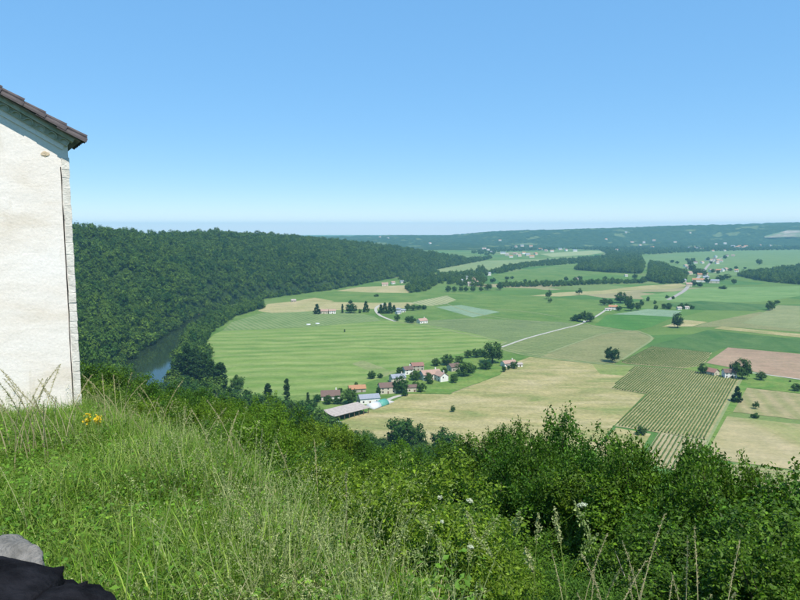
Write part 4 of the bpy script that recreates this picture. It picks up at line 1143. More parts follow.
# the open cattle barn with its long pale roof
def frame3(fl, fr, bl):
    A, B, C_ = at(*fl), at(*fr), at(*bl)
    ex = (B - A); L = ex.length; ex.normalize()
    ey = Vector((-ex.y, ex.x, 0)); W = abs((C_ - A).dot(ey))
    return A, math.atan2(ex.y, ex.x), L, W
A, rz, L, W = frame3((334.5, 422.5), (369, 413.5), (321, 419))
e = empty('open_barn', A, rz, 'long open sided barn with pale pinkish sheet roof and dark inside', 'barn')
nb = 7
for k in range(nb + 1):
    for yy, hh in ((0.3, 4.2), (W - 0.3, 5.4)):
        mb = MB(); mb.box((0.3 + k * (L - 0.6) / nb, yy, hh / 2 - .3), (0.35, 0.35, hh + .6)); mb.build('post', WOOD, e)
mb = MB(); mb.box((L / 2, W - 0.05, 2.2), (L, 0.2, 6.2)); mb.build('back_wall', WOOD, e)
for k in range(nb):       # one roof sheet per bay
    x0, x1 = -0.8 + k * (L + 1.6) / nb, -0.8 + (k + 1) * (L + 1.6) / nb - 0.06
    a_ = [(x0, -0.6, 4.15), (x0, W + 0.5, 5.55), (x0, W + 0.5, 5.75), (x0, -0.6, 4.35)]
    mb = MB(); mb.prism(None, a_, [(x1, q[1], q[2]) for q in a_]); mb.build('roof_panel', ROOFM['pale'], e)
HAYB = simple_mat('straw_bale', (0.42, 0.34, 0.17), (0.30, 0.24, 0.12), 2.0)
mb = MB(); mb.box((L * .55, W - 2.2, 1.0), (L * .5, 3.0, 2.6)); mb.build('straw_stack', HAYB, e)
# polytunnel beside it
def tunnel(name, A, rz, L, r, bands, label):
    e = empty(name, A, rz, label, 'polytunnel')
    x = 0.0
    for k, (w_, mat) in enumerate(bands):
        mb = MB(); n = 12
        a_ = [(x, r * math.cos(math.pi * t / n), r * 0.9 * math.sin(math.pi * t / n) - 0.0) for t in range(n + 1)]
        b_ = [(x + w_ - 0.05, q[1], q[2]) for q in a_]
        mb.prism(None, a_, b_)
        o = mb.mesh('cover'); smooth_mesh(o)
        add('cover', o, mat, e)
        x += w_
    return e
PWHITE = simple_mat('white_film', (0.58, 0.60, 0.60), (0.48, 0.50, 0.50), 0.7, rough=0.4)
PTEAL = simple_mat('teal_film', (0.10, 0.32, 0.25), (0.08, 0.26, 0.20), 0.7, rough=0.5)
a0, a1 = at(369.5, 409), at(385, 403.5)
d_ = a1 - a0
tunnel('polytunnel', a0, math.atan2(d_.y, d_.x), d_.length, 4.2, [(d_.length * .5, PWHITE), (d_.length * .5, PTEAL)], 'arched polytunnel, half white and half teal, beside the open barn')
A, rz, L, W = frame3((383, 406), (394, 402.5), (379, 402))
mb = MB(); mb.box((L / 2, W / 2, 0.5), (L, W, 1.0)); o = mb.build('concrete_pad', simple_mat('white_concrete', (0.52, 0.50, 0.45), (0.44, 0.42, 0.38), 0.4))
o.location = A; o.rotation_euler = (0, 0, rz); prop(o, 'white concrete pad at the end of the polytunnel', 'concrete pad')
ribbon('path', 'pale farm yard lane in front of the cream house', [(384, 402), (394, 397.5), (402, 395.5)], 4.0, GRAVEL)
for k, (u, v) in enumerate(((306.5, 325), (315.5, 324))):
    p = at(u, v)
    tunnel('small_polytunnel', p, 0.15, 5.5, 1.7, [(5.5, PWHITE)], 'small white tunnel cover standing in the striped field edge')['group'] = 'small white tunnels'
p = at(338, 423.2)
g_ = np.random.default_rng(2)
mb = MB(); k = 10
for z_, r_ in ((0, 1.9), (0.8, 1.7), (1.5, 0.9), (1.7, 0.1)): pass
bm = bmesh.new(); bmesh.ops.create_icosphere(bm, subdivisions=2, radius=1.0)
for v_ in bm.verts:
    v_.co = Vector((v_.co.x * 2.4, v_.co.y * 1.6, max(v_.co.z, -0.2) * 1.5)) * g_.uniform(.9, 1.1)
me = bpy.data.meshes.new('tarpaulin_heap'); bm.to_mesh(me); bm.free()
o = add('tarpaulin_heap', me, simple_mat('pale_tarpaulin', (0.60, 0.70, 0.70), (0.45, 0.58, 0.58), 0.8)); o.location = p
prop(o, 'heap under a pale tarpaulin at the corner of the open barn', 'tarpaulin')

# parked cars by the road
def car(p, rz, label, tall):
    e = empty('parked_car', p, rz, label, 'car', 'cars by the road')
    mb = MB()
    prof = [(-2.1, .35), (2.1, .35), (2.15, .85), (1.2, .98), (.7, 1.45 + tall), (-1.7, 1.5 + tall), (-2.1, 1.0)]
    mb.prism(None, [(x_, -.85, z_) for x_, z_ in prof], [(x_, .85, z_) for x_, z_ in prof]); mb.build('body', WALLM['white'], e)
    for s in (-1, 1):
        mb = MB(); mb.box((-.4, s * .86, 1.2 + tall * .6), (2.0, .04, .4)); mb.build('window', GLASS, e)
        for x_ in (-1.3, 1.35):
            mb = MB(); mb.tube([(x_, s * .72, .33), (x_, s * .9, .33)], [.33, .33], 10); mb.build('wheel', GLASS, e)
for u, v, tl, lb in ((584.5, 322.8, 0.5, 'white van parked beside the road clump'), (589, 320.8, 0.0, 'white car parked just beyond the van')):
    p = at(u, v); car((p.x, p.y, 0.9), R(40), lb, tl)

# ------------------------------------------------------------------ vineyards with standing rows
VROW = leaf_mat('vine_leaves', (0.085, 0.145, 0.032), (0.11, 0.165, 0.042), 0.2, 0.3, 0.0, 0.15)
def vineyard(label, pts, along, spacing, soil):
    P = [at(u, v) for u, v in pts]
    a0, a1 = at(*along[0]), at(*along[1])
    d = (a1 - a0); d.z = 0; d.normalize(); n = Vector((-d.y, d.x, 0))
    c = sum(P, Vector()) / len(P)
    LAYER[0] += 0.004
    z0 = LAYER[0]
    e = empty('vineyard', (c.x, c.y, z0), 0, label, 'vineyard')
    me = mesh_np('soil', [(p.x - c.x, p.y - c.y, 0) for p in P], [tuple(range(len(P)))])
    if me.polygons[0].normal.z < 0: me.flip_normals()
    add('soil', me, soil, e)
    g = random.Random(3)
    off = [(p - c).dot(n) for p in P]
    k = min(off) + spacing * .5
    while k < max(off):
        ts = []
        for i in range(len(P)):
            p, q = P[i] - c, P[(i + 1) % len(P)] - c
            a, b_ = p.dot(n) - k, q.dot(n) - k
            if (a > 0) != (b_ > 0):
                s = a / (a - b_); w_ = p.lerp(q, s); ts.append(w_.dot(d))
        ts.sort()
        for s0, s1 in zip(ts[0::2], ts[1::2]):
            if s1 - s0 < 4: continue
            s0 += g.uniform(.5, 2.5); s1 -= g.uniform(.5, 2.5)
            m_ = max(int((s1 - s0) / 2.2), 2)
            V, Fc = [], []
            for q in range(m_ + 1):
                s = s0 + (s1 - s0) * q / m_
                hh = 1.1 + g.uniform(-.3, .2) - (1.0 if g.random() < .03 else 0); ww = 0.40 + g.uniform(-.14, .12); jx = g.uniform(-.1, .1)
                for a, z_ in ((-ww * .8, .25), (-ww, hh * .7), (0, hh), (ww, hh * .7), (ww * .8, .25)):
                    w_ = d * s + n * (k + a + jx); V.append((w_.x, w_.y, z_))
                if q:
                    b0 = (q - 1) * 5
                    for t in range(4): Fc.append((b0 + t, b0 + t + 1, b0 + 6 + t, b0 + 5 + t))
            Fc += [(4, 3, 2, 1, 0), tuple(m_ * 5 + t for t in range(5))]
            add('vine_row', mesh_np('vine_row', V, Fc), VROW, e)
        k += spacing
    return e
vineyard('big green vineyard with straight rows left of the conifer', [(610, 389), (635, 366.5), (680, 369), (740, 379), (707, 440), (615, 426.5), (647, 394)], ((740, 379), (708, 438)), 2.05, VINEG)
vineyard('small vineyard between round lone tree and farmhouse', [(621, 362), (652, 346.5), (712, 353), (703, 366), (682, 368.5), (627, 364)], ((652, 346.5), (621, 362)), 2.2, VINEG)
vineyard('wide rowed vines at the foot of the big vineyard', [(640, 462), (659, 433), (707, 441), (692, 476)], ((707, 441), (692, 475)), 2.7, simple_mat('bare_vine_soil', (0.33, 0.285, 0.165), (0.26, 0.235, 0.12), 0.1, obj=False))

# ------------------------------------------------------------------ the plastered house beside the view point
m, nt, b = new_mat('old_plaster')
v = pos(nt, obj=True)
st = noise(nt, pos(nt, 0, (0.35, 0.35, 1.1), True), 0.9, 6.0, 0.6, 0.4)
col = ramp(nt, st, [(0.28, (0.68, 0.59, 0.47)), (0.45, (0.80, 0.73, 0.645)), (0.62, (0.84, 0.79, 0.725))])
gr = noise(nt, v, 22.0, 6.0, 0.7)
col = mixc(nt, 1.0, col, ramp(nt, gr, [(0.3, (0.90, 0.90, 0.90)), (0.7, (1.05, 1.05, 1.05))]), 'MULTIPLY')
stn = noise(nt, pos(nt, 0, (2.2, 2.2, 0.35), True), 1.6, 5.0)
col = mixc(nt, ramp(nt, stn, [(0.60, (0, 0, 0)), (0.78, (0.55, 0.55, 0.55))]), col, (0.50, 0.42, 0.30))
nt.links.new(col, b.inputs['Base Color']); b.inputs['Roughness'].default_value = 0.95; b.inputs['Specular IOR Level'].default_value = 0.1
bump(nt, b, math_(nt, 'ADD', noise(nt, v, 3.0, 5.0), math_(nt, 'MULTIPLY', gr, 0.35)), 0.5, 0.03)
PLASTER = m
QUOIN = simple_mat('pale_limestone', (0.74, 0.70, 0.62), (0.58, 0.54, 0.47), 6.0, bmp=0.6)
CANAL = simple_mat('weathered_canal_tile', (0.115, 0.098, 0.095), (0.055, 0.048, 0.05), 5.0, bmp=0.5)
MORTAR = simple_mat('old_lime_mortar', (0.50, 0.50, 0.42), (0.34, 0.37, 0.28), 7.0, bmp=0.5)
DARKC = simple_mat('dark_crack', (0.03, 0.028, 0.025), None, 5.0)

hd = 13.2                                       # distance to the corner of the house
def wall_pt(u, v, org=None, nrm=None):
    d = ray(u, v); cc = Vector((0, 0, CAM_Z))
    if org is None: return cc + d * (hd / math.hypot(d.x, d.y))
    t = (org - cc).dot(nrm) / d.dot(nrm)
    return cc + d * t
K = wall_pt(72, 228); K.z = 0
az_w = R(57)                                    # direction of the gable wall, left to right
wx = Vector((math.sin(az_w), math.cos(az_w), 0)); wn_ = Vector((math.cos(az_w), -math.sin(az_w), 0))   # along the wall; out of it
if wn_.dot(-K) < 0: wn_ = -wn_
zt = wall_pt(69, 138.5, K, wn_).z                 # top of the wall at the corner
zl = wall_pt(2, 101, K, wn_)
run = (K - Vector((zl.x, zl.y, 0))).dot(wx)
pitch = (zl.z - zt) / run
zb = wall_pt(84, 412, K, wn_).z - 0.8
e = empty('plastered_house', (K.x, K.y, zb), math.atan2(wx.y, wx.x), 'old cream plastered house with tiled gable beside the meadow', 'house')
# local frame: x along the wall (corner at 0, wall runs to -x), y into the house, z up
H0 = zt - zb; HALF = 4.6; DEEP = 8.0
HA = H0 + pitch * HALF
nx_, nz_ = 34, 26
mb = MB()
prof = [(-2 * HALF, 0), (0, 0), (0, H0), (-HALF, HA), (-2 * HALF, H0)]
mb.prism(None, [(x_, 0.0, z_) for x_, z_ in prof], [(x_, DEEP, z_) for x_, z_ in prof])
wl = mb.build('wall', PLASTER, e)
# corner stones, each its own piece, a little proud of the plaster
g = random.Random(11)
z_ = -0.2
while z_ < H0 - 0.42:
    hh = g.uniform(0.10, 0.21)
    if z_ + hh > H0 - 0.30: hh = H0 - 0.30 - z_
    mb = MB(); w_ = 0.115 + g.uniform(-.006, .006); pr = 0.003 + g.uniform(0, .007)
    bm = bmesh.new()
    bmesh.ops.create_cube(bm, size=1.0)
    bmesh.ops.scale(bm, vec=(w_ + pr, 0.4, hh - 0.004), verts=bm.verts)
    bmesh.ops.bevel(bm, geom=bm.edges[:], offset=0.006, segments=1, affect='EDGES')
    for v_ in bm.verts: v_.co += Vector((g.uniform(-.007, .007), g.uniform(-.005, .005), g.uniform(-.005, .005)))
    bmesh.ops.translate(bm, vec=(-w_ / 2 + pr / 2, 0.2 - pr, z_ + hh / 2), verts=bm.verts)
    me = bpy.data.meshes.new('quoin'); bm.to_mesh(me); bm.free()
    add('quoin', me, QUOIN, wl)
    z_ += hh
mb = MB()
pts_, rad_ = [], []
for k in range(26):
    q = k / 25
    pts_.append((-0.128 + g.uniform(-.007, .007), -0.004, -0.2 + (H0 - 0.3) * q)); rad_.append(g.uniform(.006, .014))
mb.tube(pts_, rad_, 5); mb.build('crack', DARKC, e)
# patch of fallen plaster
bm = bmesh.new(); bmesh.ops.create_icosphere(bm, subdivisions=2, radius=0.5)
for v_ in bm.verts: v_.co = Vector((v_.co.x * .13, v_.co.y * .02, v_.co.z * .10)) * g.uniform(.8, 1.2)
pp = wall_pt(45, 154, K, wn_)
bmesh.ops.translate(bm, vec=((pp - K).dot(wx), -0.002, pp.z - zb), verts=bm.verts)
me = bpy.data.meshes.new('bare_patch'); bm.to_mesh(me); bm.free()
add('bare_patch', me, simple_mat('ochre_stone', (0.66, 0.53, 0.37), (0.52, 0.42, 0.29), 14.0, bmp=0.6), wl)['label'] = 'ochre patch where plaster has fallen'

def on_rake(s, out, up):
    """s metres up the right hand rake from the corner, out from the wall, up from the wall top"""
    c_ = 1 / math.sqrt(1 + pitch * pitch)
    return Vector((-s * c_, -out, H0 + s * c_ * pitch + up))
RL = HALF * math.sqrt(1 + pitch * pitch)
cc_ = 1 / math.sqrt(1 + pitch * pitch)
sx_, sz_ = -cc_, cc_ * pitch                   # unit step up the rake
nxr, nzr = cc_ * pitch, cc_                    # unit normal of the roof slope
def rake_box(name, s0, s1, o0, o1, n0, n1, mat, parent):
    pts = []
    for o_ in (o0, o1):
        for s_, n_ in ((s0, n0), (s1, n0), (s1, n1), (s0, n1)):
            pts.append((sx_ * s_ + nxr * n_, -o_, H0 + sz_ * s_ + nzr * n_))
    mb = MB(); mb.poly(pts, [(0, 1, 2, 3), (7, 6, 5, 4), (0, 4, 5, 1), (1, 5, 6, 2), (2, 6, 7, 3), (3, 7, 4, 0)])
    me = mb.mesh(name); bmn = bmesh.new(); bmn.from_mesh(me); bmesh.ops.recalc_face_normals(bmn, faces=bmn.faces); bmn.to_mesh(me); bmn.free()
    return add(name, me, mat, parent)
cor = rake_box('cornice', -0.02, RL, -0.05, 0.03, -0.22, -0.135, PLASTER, e)      # plain plaster band
rake_box('mortar_band', -0.10, RL, -0.05, 0.14, -0.03, 0.03, MORTAR, cor)
# row of half round tiles under the verge
def half_tile(name, L, r0, r1, th, k=8):
    """half pipe along +y, arch upwards"""
    V, Fc = [], []
    for yy, r_ in ((0, r0), (L, r1)):
        for rad in (r_, r_ - th):
            for t in range(k + 1):
                a = math.pi * t / k; V.append((rad * math.cos(a), yy, rad * math.sin(a)))
    n = k + 1
    for t in range(k):
        Fc += [(t, t + 1, 2 * n + t + 1, 2 * n + t), (n + t + 1, n + t, 3 * n + t, 3 * n + t + 1), (t + 1, t, n + t, n + t + 1), (2 * n + t, 2 * n + t + 1, 3 * n + t + 1, 3 * n + t)]
    for t in (0, k): Fc.append((t, 2 * n + t, 3 * n + t, n + t))
    me = mesh_np(name, V, Fc)
    bmn = bmesh.new(); bmn.from_mesh(me); bmesh.ops.recalc_face_normals(bmn, faces=bmn.faces); bmn.to_mesh(me); bmn.free()
    return me
GEN = half_tile('genoise_tile', 0.22, 0.080, 0.080, 0.014)
GEN.materials.append(MORTAR)
rk = math.atan2(sz_, sx_) - math.pi            # tilt of the rake in the x-z plane
for k in range(int(RL / 0.2)):
    s_ = 0.02 + k * 0.2
    t = add('genoise_tile', GEN, None, cor)
    t.location = (sx_ * s_ + nxr * -0.115, -0.105 + g.uniform(-.006, .006), H0 + sz_ * s_ + nzr * -0.115)
    t.rotation_euler = (0, -rk + g.uniform(-.04, .04), 0)
# fill above the scallops, set back
rake_box('genoise_fill', -0.06, RL, -0.05, 0.07, -0.135, -0.03, MORTAR, cor)
# roof: boards and tiles
rake_box('roof_slope', -0.19, RL + 0.05, -DEEP - 0.2, 0.21, 0.03, 0.055, simple_mat('roof_board', (0.22, 0.21, 0.17), (0.14, 0.135, 0.11), 4.0), e)
rfs = [c_ for c_ in e.children if c_.name.startswith('roof_slope')][0]
rfs.name = 'roof'
mb = MB()
a_ = [(-HALF, -0.21, HA + 0.03), (-2 * HALF - 0.4, -0.21, H0 - 0.4 * pitch + 0.03), (-2 * HALF - 0.4, -0.21, H0 - 0.4 * pitch + 0.1), (-HALF, -0.21, HA + 0.1)]
mb.prism(None, a_, [(q[0], DEEP + 0.2, q[2]) for q in a_]); mb.build('far_slope', CANAL, rfs)
TILE = half_tile('roof_tile', 0.50, 0.088, 0.070, 0.014)
TILE.materials.append(CANAL)
step = 0.36
for col_ in range(7):
    for k in range(int((RL + .3) / step)):
        s_ = -0.25 + k * step
        for cover in (0, 1):
            t = add('roof_tile', TILE, None, rfs)
            o_ = 0.13 - col_ * 0.22 - (0.11 if cover == 0 else 0.0)
            lift = 0.068 + (0.065 if cover == 0 else 0.03) + g.uniform(-.005, .008)
            # tile axis runs up the slope; channel tiles lie hollow side up
            ex = Vector((sx_, 0, sz_)); nz = Vector((nxr, 0, nzr)); tilt_ = -0.055
            yv = (ex * math.cos(tilt_) + nz * -math.sin(tilt_) * -1.0).normalized()
            if cover == 1:
                zv = -(nz - yv * nz.dot(yv)).normalized(); lift += 0.06
            else: zv = (nz - yv * nz.dot(yv)).normalized()
            xv = yv.cross(zv)
            p_ = ex * s_ + nz * lift + Vector((0, -o_ + g.uniform(-.012, .012), H0))
            M_ = Matrix((xv, yv, zv)).transposed().to_4x4(); M_.translation = p_
            t.matrix_local = M_
# verge: a last row of cover tiles hugging the edge
for k in range(int((RL + .3) / step)):
    s_ = -0.27 + k * step
    t = add('verge_tile', TILE, None, rfs)
    ex = Vector((sx_, 0, sz_)); nz = Vector((nxr, 0, nzr))
    yv = (ex * 0.998 + nz * -0.05 * (1 + g.uniform(-.3, .3))).normalized(); zv = (nz - yv * nz.dot(yv)).normalized(); xv = yv.cross(zv)
    p_ = ex * s_ + nz * (0.060 + g.uniform(-.006, .01)) + Vector((0, -0.19 + g.uniform(-.012, .012), H0))
    M_ = Matrix((xv, yv, zv)).transposed().to_4x4(); M_.translation = p_
    t.matrix_local = M_

# ------------------------------------------------------------------ rough stones at the foot of the view point
STONE = simple_mat('painted_shade_stone', (0.016, 0.016, 0.019), (0.005, 0.005, 0.006), 9.0, bmp=0.8, spec=0.04)  # shade lying on the parapet, put into the stone as a near black colour
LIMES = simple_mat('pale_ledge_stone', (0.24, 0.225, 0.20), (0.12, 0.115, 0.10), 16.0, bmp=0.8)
def boulder(name, p, d, rz, mat, seed, parent, tilt=(0, 0)):
    g = np.random.default_rng(seed)
    bm = bmesh.new(); bmesh.ops.create_cube(bm, size=1.0)
    bmesh.ops.subdivide_edges(bm, edges=bm.edges[:], cuts=16, use_grid_fill=True)
    for v_ in bm.verts:
        c = v_.co.copy()
        n_ = c.normalized() * 0.62
        c = c.lerp(n_, 0.30)
        w_ = Vector((vnoise(c.x * 3 + seed, c.y * 3 + c.z * 2, 1.0, seed) - .5, vnoise(c.y * 3 + seed, c.z * 3 + c.x, 1.0, seed + 1) - .5, vnoise(c.z * 3, c.x * 3 + c.y, 1.0, seed + 2) - .5)) * 0.22
        f_ = Vector(g.normal(0, .005, 3)) + c.normalized() * (float(vnoise(c.x * 6 + c.z * 4, c.y * 6 - c.z * 3, 1.0, seed + 4)) - .5) * 0.07
        v_.co = Vector(((c.x + w_.x + f_.x) * d[0], (c.y + w_.y + f_.y) * d[1], (c.z + w_.z + f_.z) * d[2]))
    me = bpy.data.meshes.new(name); bm.to_mesh(me); bm.free()
    smooth_mesh(me)
    o = add(name, me, mat, parent); o.location = p; o.rotation_euler = (tilt[0], tilt[1], rz)
    return o
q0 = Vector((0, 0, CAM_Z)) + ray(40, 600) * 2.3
par = empty('stone_parapet', (q0.x, q0.y, float(terrace(q0.x, q0.y)) - 0.05), 0, 'rough stone parapet end in the grass, its shade painted near black, with one pale block', 'parapet')
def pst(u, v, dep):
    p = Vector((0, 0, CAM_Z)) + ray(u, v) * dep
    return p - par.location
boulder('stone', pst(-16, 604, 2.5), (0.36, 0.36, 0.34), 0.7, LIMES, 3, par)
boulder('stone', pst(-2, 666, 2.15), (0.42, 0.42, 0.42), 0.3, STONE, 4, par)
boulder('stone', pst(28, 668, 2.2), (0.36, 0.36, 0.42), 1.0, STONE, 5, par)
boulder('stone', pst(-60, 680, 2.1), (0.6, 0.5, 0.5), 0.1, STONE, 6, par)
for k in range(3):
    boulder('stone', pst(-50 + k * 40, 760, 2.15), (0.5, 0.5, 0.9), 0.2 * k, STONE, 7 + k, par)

# ------------------------------------------------------------------ the meadow
def blade_arrays(base, az_, h, lean, w, g, seg=4, curl=1.0):
    """curved, tapered ribbons; arrays over blades"""
    n = len(base)
    t = np.linspace(0, 1, seg + 1)
    dx, dy = np.cos(az_), np.sin(az_)
    V = np.zeros((n, 2 * seg + 1, 3))
    for i, s in enumerate(t):
        out = lean * h * (s ** (1.6 + 0.8 * curl))
        up = h * (s - 0.35 * curl * lean * s ** 3)
        c = base + np.stack([dx * out, dy * out, up], 1)
        ww = w * (1 - s ** 1.6) * 0.5 + 0.0004
        if i < seg:
            V[:, 2 * i] = c + np.stack([-dy * ww, dx * ww, 0 * ww], 1); V[:, 2 * i + 1] = c - np.stack([-dy * ww, dx * ww, 0 * ww], 1)
        else: V[:, 2 * seg] = c
    k = np.arange(n)[:, None] * (2 * seg + 1)
    F = []
    for i in range(seg - 1):
        a = 2 * i
        F += [k + [[a, a + 1, a + 3]], k + [[a, a + 3, a + 2]]]
    a = 2 * (seg - 1)
    F.append(k + [[a, a + 1, a + 2]])
    return V.reshape(-1, 3), np.concatenate(F, 0)

def tuft(name, seed, n, rad, h0, h1, w, lean=(0.1, 0.7), mat=None):
    g = np.random.default_rng(seed)
    b = np.stack([g.normal(0, rad, n), g.normal(0, rad, n), np.full(n, -0.05)], 1)
    V, F = blade_arrays(b, g.random(n) * 6.283, h0 + (h1 - h0) * g.random(n) ** 1.4, lean[0] + (lean[1] - lean[0]) * g.random(n) ** 1.3, w * (0.6 + 0.8 * g.random(n)), g)
    return with_mat(mesh_tris(name, V, F), mat)

def seed_grass(name, seed, n, rad, h0, h1, mats, head='spike', r=0.0016):
    """stalks with seed heads: stalk ribbons plus many small spikelets"""
    g = np.random.default_rng(seed)
    Vs, Fs = [], []
    o_ = 0
    for k in range(n):
        b = np.array([[g.normal(0, rad), g.normal(0, rad), -0.05]])
        h = h0 + (h1 - h0) * g.random(); a = g.random() * 6.283; lean = 0.1 + 0.35 * g.random()
        V, F = blade_arrays(b, np.array([a]), np.array([h]), np.array([lean]), np.array([r * 3.0]), g, 5, 0.6)
        Vs.append(V); Fs.append(F + o_); o_ += len(V)
        m_ = 34
        hl = h * (0.16 + 0.1 * g.random())
        s = 1 - (hl / h) * g.random(m_)
        out = lean * h * (s ** 2.1); up = h * (s - 0.21 * lean * s ** 3)
        C = b + np.stack([np.cos(a) * out, np.sin(a) * out, up], 1)
        wd = 0.006 if head == 'spike' else 0.03
        C = C + g.normal(size=(m_, 3)) * wd * np.sin(np.clip((1 - s) / (hl / h), 0.05, 1) * 2.6)[:, None]
        N = unit(g.normal(size=(m_, 3)))
        V, F = leaf_arrays(C, N, 0.010 + 0.006 * g.random(m_), g, 0.35, 0.1)
        Vs.append(V); Fs.append(F + o_); o_ += len(V)
    return with_mat(mesh_tris(name, np.vstack(Vs), np.vstack(Fs)), mats)

GR = {
    'lush': leaf_mat('lush_grass', (0.115, 0.275, 0.018), (0.22, 0.36, 0.038), 0.42, 0.55, 0.0, 0.35),
    'blue': leaf_mat('grey_green_grass', (0.18, 0.29, 0.050), (0.31, 0.39, 0.105), 0.38, 0.5, 0.0, 0.35),
    'straw': leaf_mat('straw_grass', (0.42, 0.38, 0.20), (0.52, 0.46, 0.27), 0.25, 0.35, 0.0, 0.3),
    'seed': leaf_mat('seed_heads', (0.24, 0.31, 0.11), (0.38, 0.40, 0.19), 0.25, 0.35, 0.0, 0.3),
    'herb': leaf_mat('herb_leaves', (0.10, 0.23, 0.025), (0.16, 0.28, 0.035), 0.30, 0.5, 0.0, 0.35),
}
source('tuft', [tuft('lush_tuft', 400 + q, 46, 0.085, 0.12, 0.40, 0.0085, (0.1, 1.5), mat=GR['lush']) for q in range(3)] + [tuft('grey_tuft', 410 + q, 40, 0.08, 0.12, 0.42, 0.0075, (0.1, 1.5), mat=GR['blue']) for q in range(3)])
source('straw', [tuft('straw_tuft', 420 + q, 12, 0.10, 0.14, 0.42, 0.0055, (0.3, 1.3), GR['straw']) for q in range(2)] + [seed_grass('seed_tuft', 424 + q, 6, 0.10, 0.40, 0.72, GR['seed'], ('spike', 'loose')[q % 2]) for q in range(4)])
def herb(name, seed, n=34):
    g = np.random.default_rng(seed)
    C = np.stack([g.normal(0, .09, n), g.normal(0, .09, n), 0.04 + 0.22 * g.random(n)], 1)
    V, F = leaf_arrays(C, unit(g.normal(size=(n, 3)) * .5 + [[0, 0, .8]]), 0.018 + 0.020 * g.random(n), g, 0.6)
    return with_mat(mesh_tris(name, V, F), GR['herb'])
source('herb', [herb('herb', 430 + q) for q in range(3)])

def meadow_points(n, seed, dens=None, over=0.35):
    g = np.random.default_rng(seed)
    a = g.uniform(-48, 64, n * 6); r = np.sqrt(g.random(n * 6)) * 26
    E = np.interp(a, EA, ER)
    ok = (r > 1.25) & (r < E + over * (0.6 + 0.8 * g.random(len(r))))
    ok &= ~((a > 6) & (r > E - 0.5 - (a - 6) * 0.03))
    # sit less densely far away, where each tuft covers less of the view
    ok &= g.random(len(r)) < np.clip(7.0 / r, 0.35, 1.0)
    a, r = a[ok][:n], r[ok][:n]
    x, y = r * np.sin(np.radians(a)), r * np.cos(np.radians(a))
    # keep out of the house and off the stones
    kx, ky = x - K.x, y - K.y
    lx, ly = kx * wx.x + ky * wx.y, -(kx * wn_.x + ky * wn_.y)
    ok = ~((lx < 0.1) & (ly > -0.06)) & ~((x < -0.98) & (y < 2.5) & (x > -2.2) & (y > 1.0))
    if dens is not None: ok &= g.random(len(x)) < dens(x, y)
    return x[ok], y[ok], g
x, y, g_ = meadow_points(21000, 21)
s = np.clip(0.55 + 0.65 * g_.random(len(x)) + 1.0 * (vnoise(x, y, 0.8, 41) - 0.5), 0.3, 1.5)
print('tufts', len(x))
scatter('grass', 'lush green meadow grass on the terrace', np.stack([x, y, ground_z(x, y)], 1), np.stack([s, s, s * (0.8 + 0.4 * g_.random(len(x)))], 1), 'tuft', 0.12, g_)
def edge_d(x, y):
    r = np.hypot(x, y); E = np.interp(np.degrees(np.arctan2(x, y)), EA, ER)
    return r - E
x, y, g_ = meadow_points(7000, 22, lambda x, y: np.clip(0.16 + 0.60 * np.exp(-np.abs(edge_d(x, y) + 0.6) / 1.5) + 0.5 * (vnoise(x, y, 1.4, 44) - 0.55), 0.03, 1))
s = 0.75 + 0.6 * g_.random(len(x))
print('straw', len(x))
scatter('dry_grass', 'pale seeding grass along the meadow edge', np.stack([x, y, ground_z(x, y)], 1), np.stack([s, s, s], 1), 'straw', 0.15, g_)
x, y, g_ = meadow_points(5200, 23)
s = 0.7 + 0.8 * g_.random(len(x))
scatter('weeds', 'broad leaved weeds between the grass', np.stack([x, y, ground_z(x, y)], 1), np.stack([s, s, s], 1), 'herb', 0.2, g_)

# ------------------------------------------------------------------ single tall stalks one can point at
def stalk_meshes(seed, kind_):
    g = np.random.default_rng(seed)
    mb = MB()
    a = g.random() * 6.283; bend = 0.12 + 0.25 * g.random()
    P = [Vector((math.cos(a) * bend * t ** 2.4, math.sin(a) * bend * t ** 2.4, t - 0.06 * bend * t * t)) for t in np.linspace(0, 1, 9)]
    mb.tube(P, [0.0032, 0.003, 0.003, 0.0027, 0.0025, 0.0022, 0.002, 0.0016, 0.001], 5)
    st_ = mb.mesh('stalk')
    n = {'oat': 70, 'umbel': 160, 'plume': 150}[kind_]
    hl = {'oat': 0.26, 'umbel': 0.02, 'plume': 0.20}[kind_]
    s = 1 - hl * g.random(n)
    C = np.stack([math.cos(a) * bend * s ** 2.4, math.sin(a) * bend * s ** 2.4, s - 0.06 * bend * s * s], 1)
    if kind_ == 'oat':
        C = C + g.normal(size=(n, 3)) * [[0.0035, 0.0035, 0.004]]; N = unit(g.normal(size=(n, 3)) * [[1, 1, .15]]); V, F = leaf_arrays(C, N, 0.014 + 0.008 * g.random(n), g, 0.25, 0.1)
    elif kind_ == 'plume':
        C = C + g.normal(size=(n, 3)) * 0.014 * np.sin((1 - s) / hl * math.pi)[:, None]; V, F = leaf_arrays(C, unit(g.normal(size=(n, 3))), 0.016 + 0.01 * g.random(n), g, 0.45, 0.1)
    else:
        r_ = np.sqrt(g.random(n)) * 0.020; t_ = g.random(n) * 6.283
        C = C + np.stack([np.cos(t_) * r_, np.sin(t_) * r_, 0.02 - r_ * r_ * 3], 1); V, F = leaf_arrays(C, unit(g.normal(size=(n, 3)) * .4 + [[0, 0, 1]]), 0.007 + 0.004 * g.random(n), g, 0.8, 0.1)
    return st_, mesh_tris('seed_head', V, F)
STALK = {}
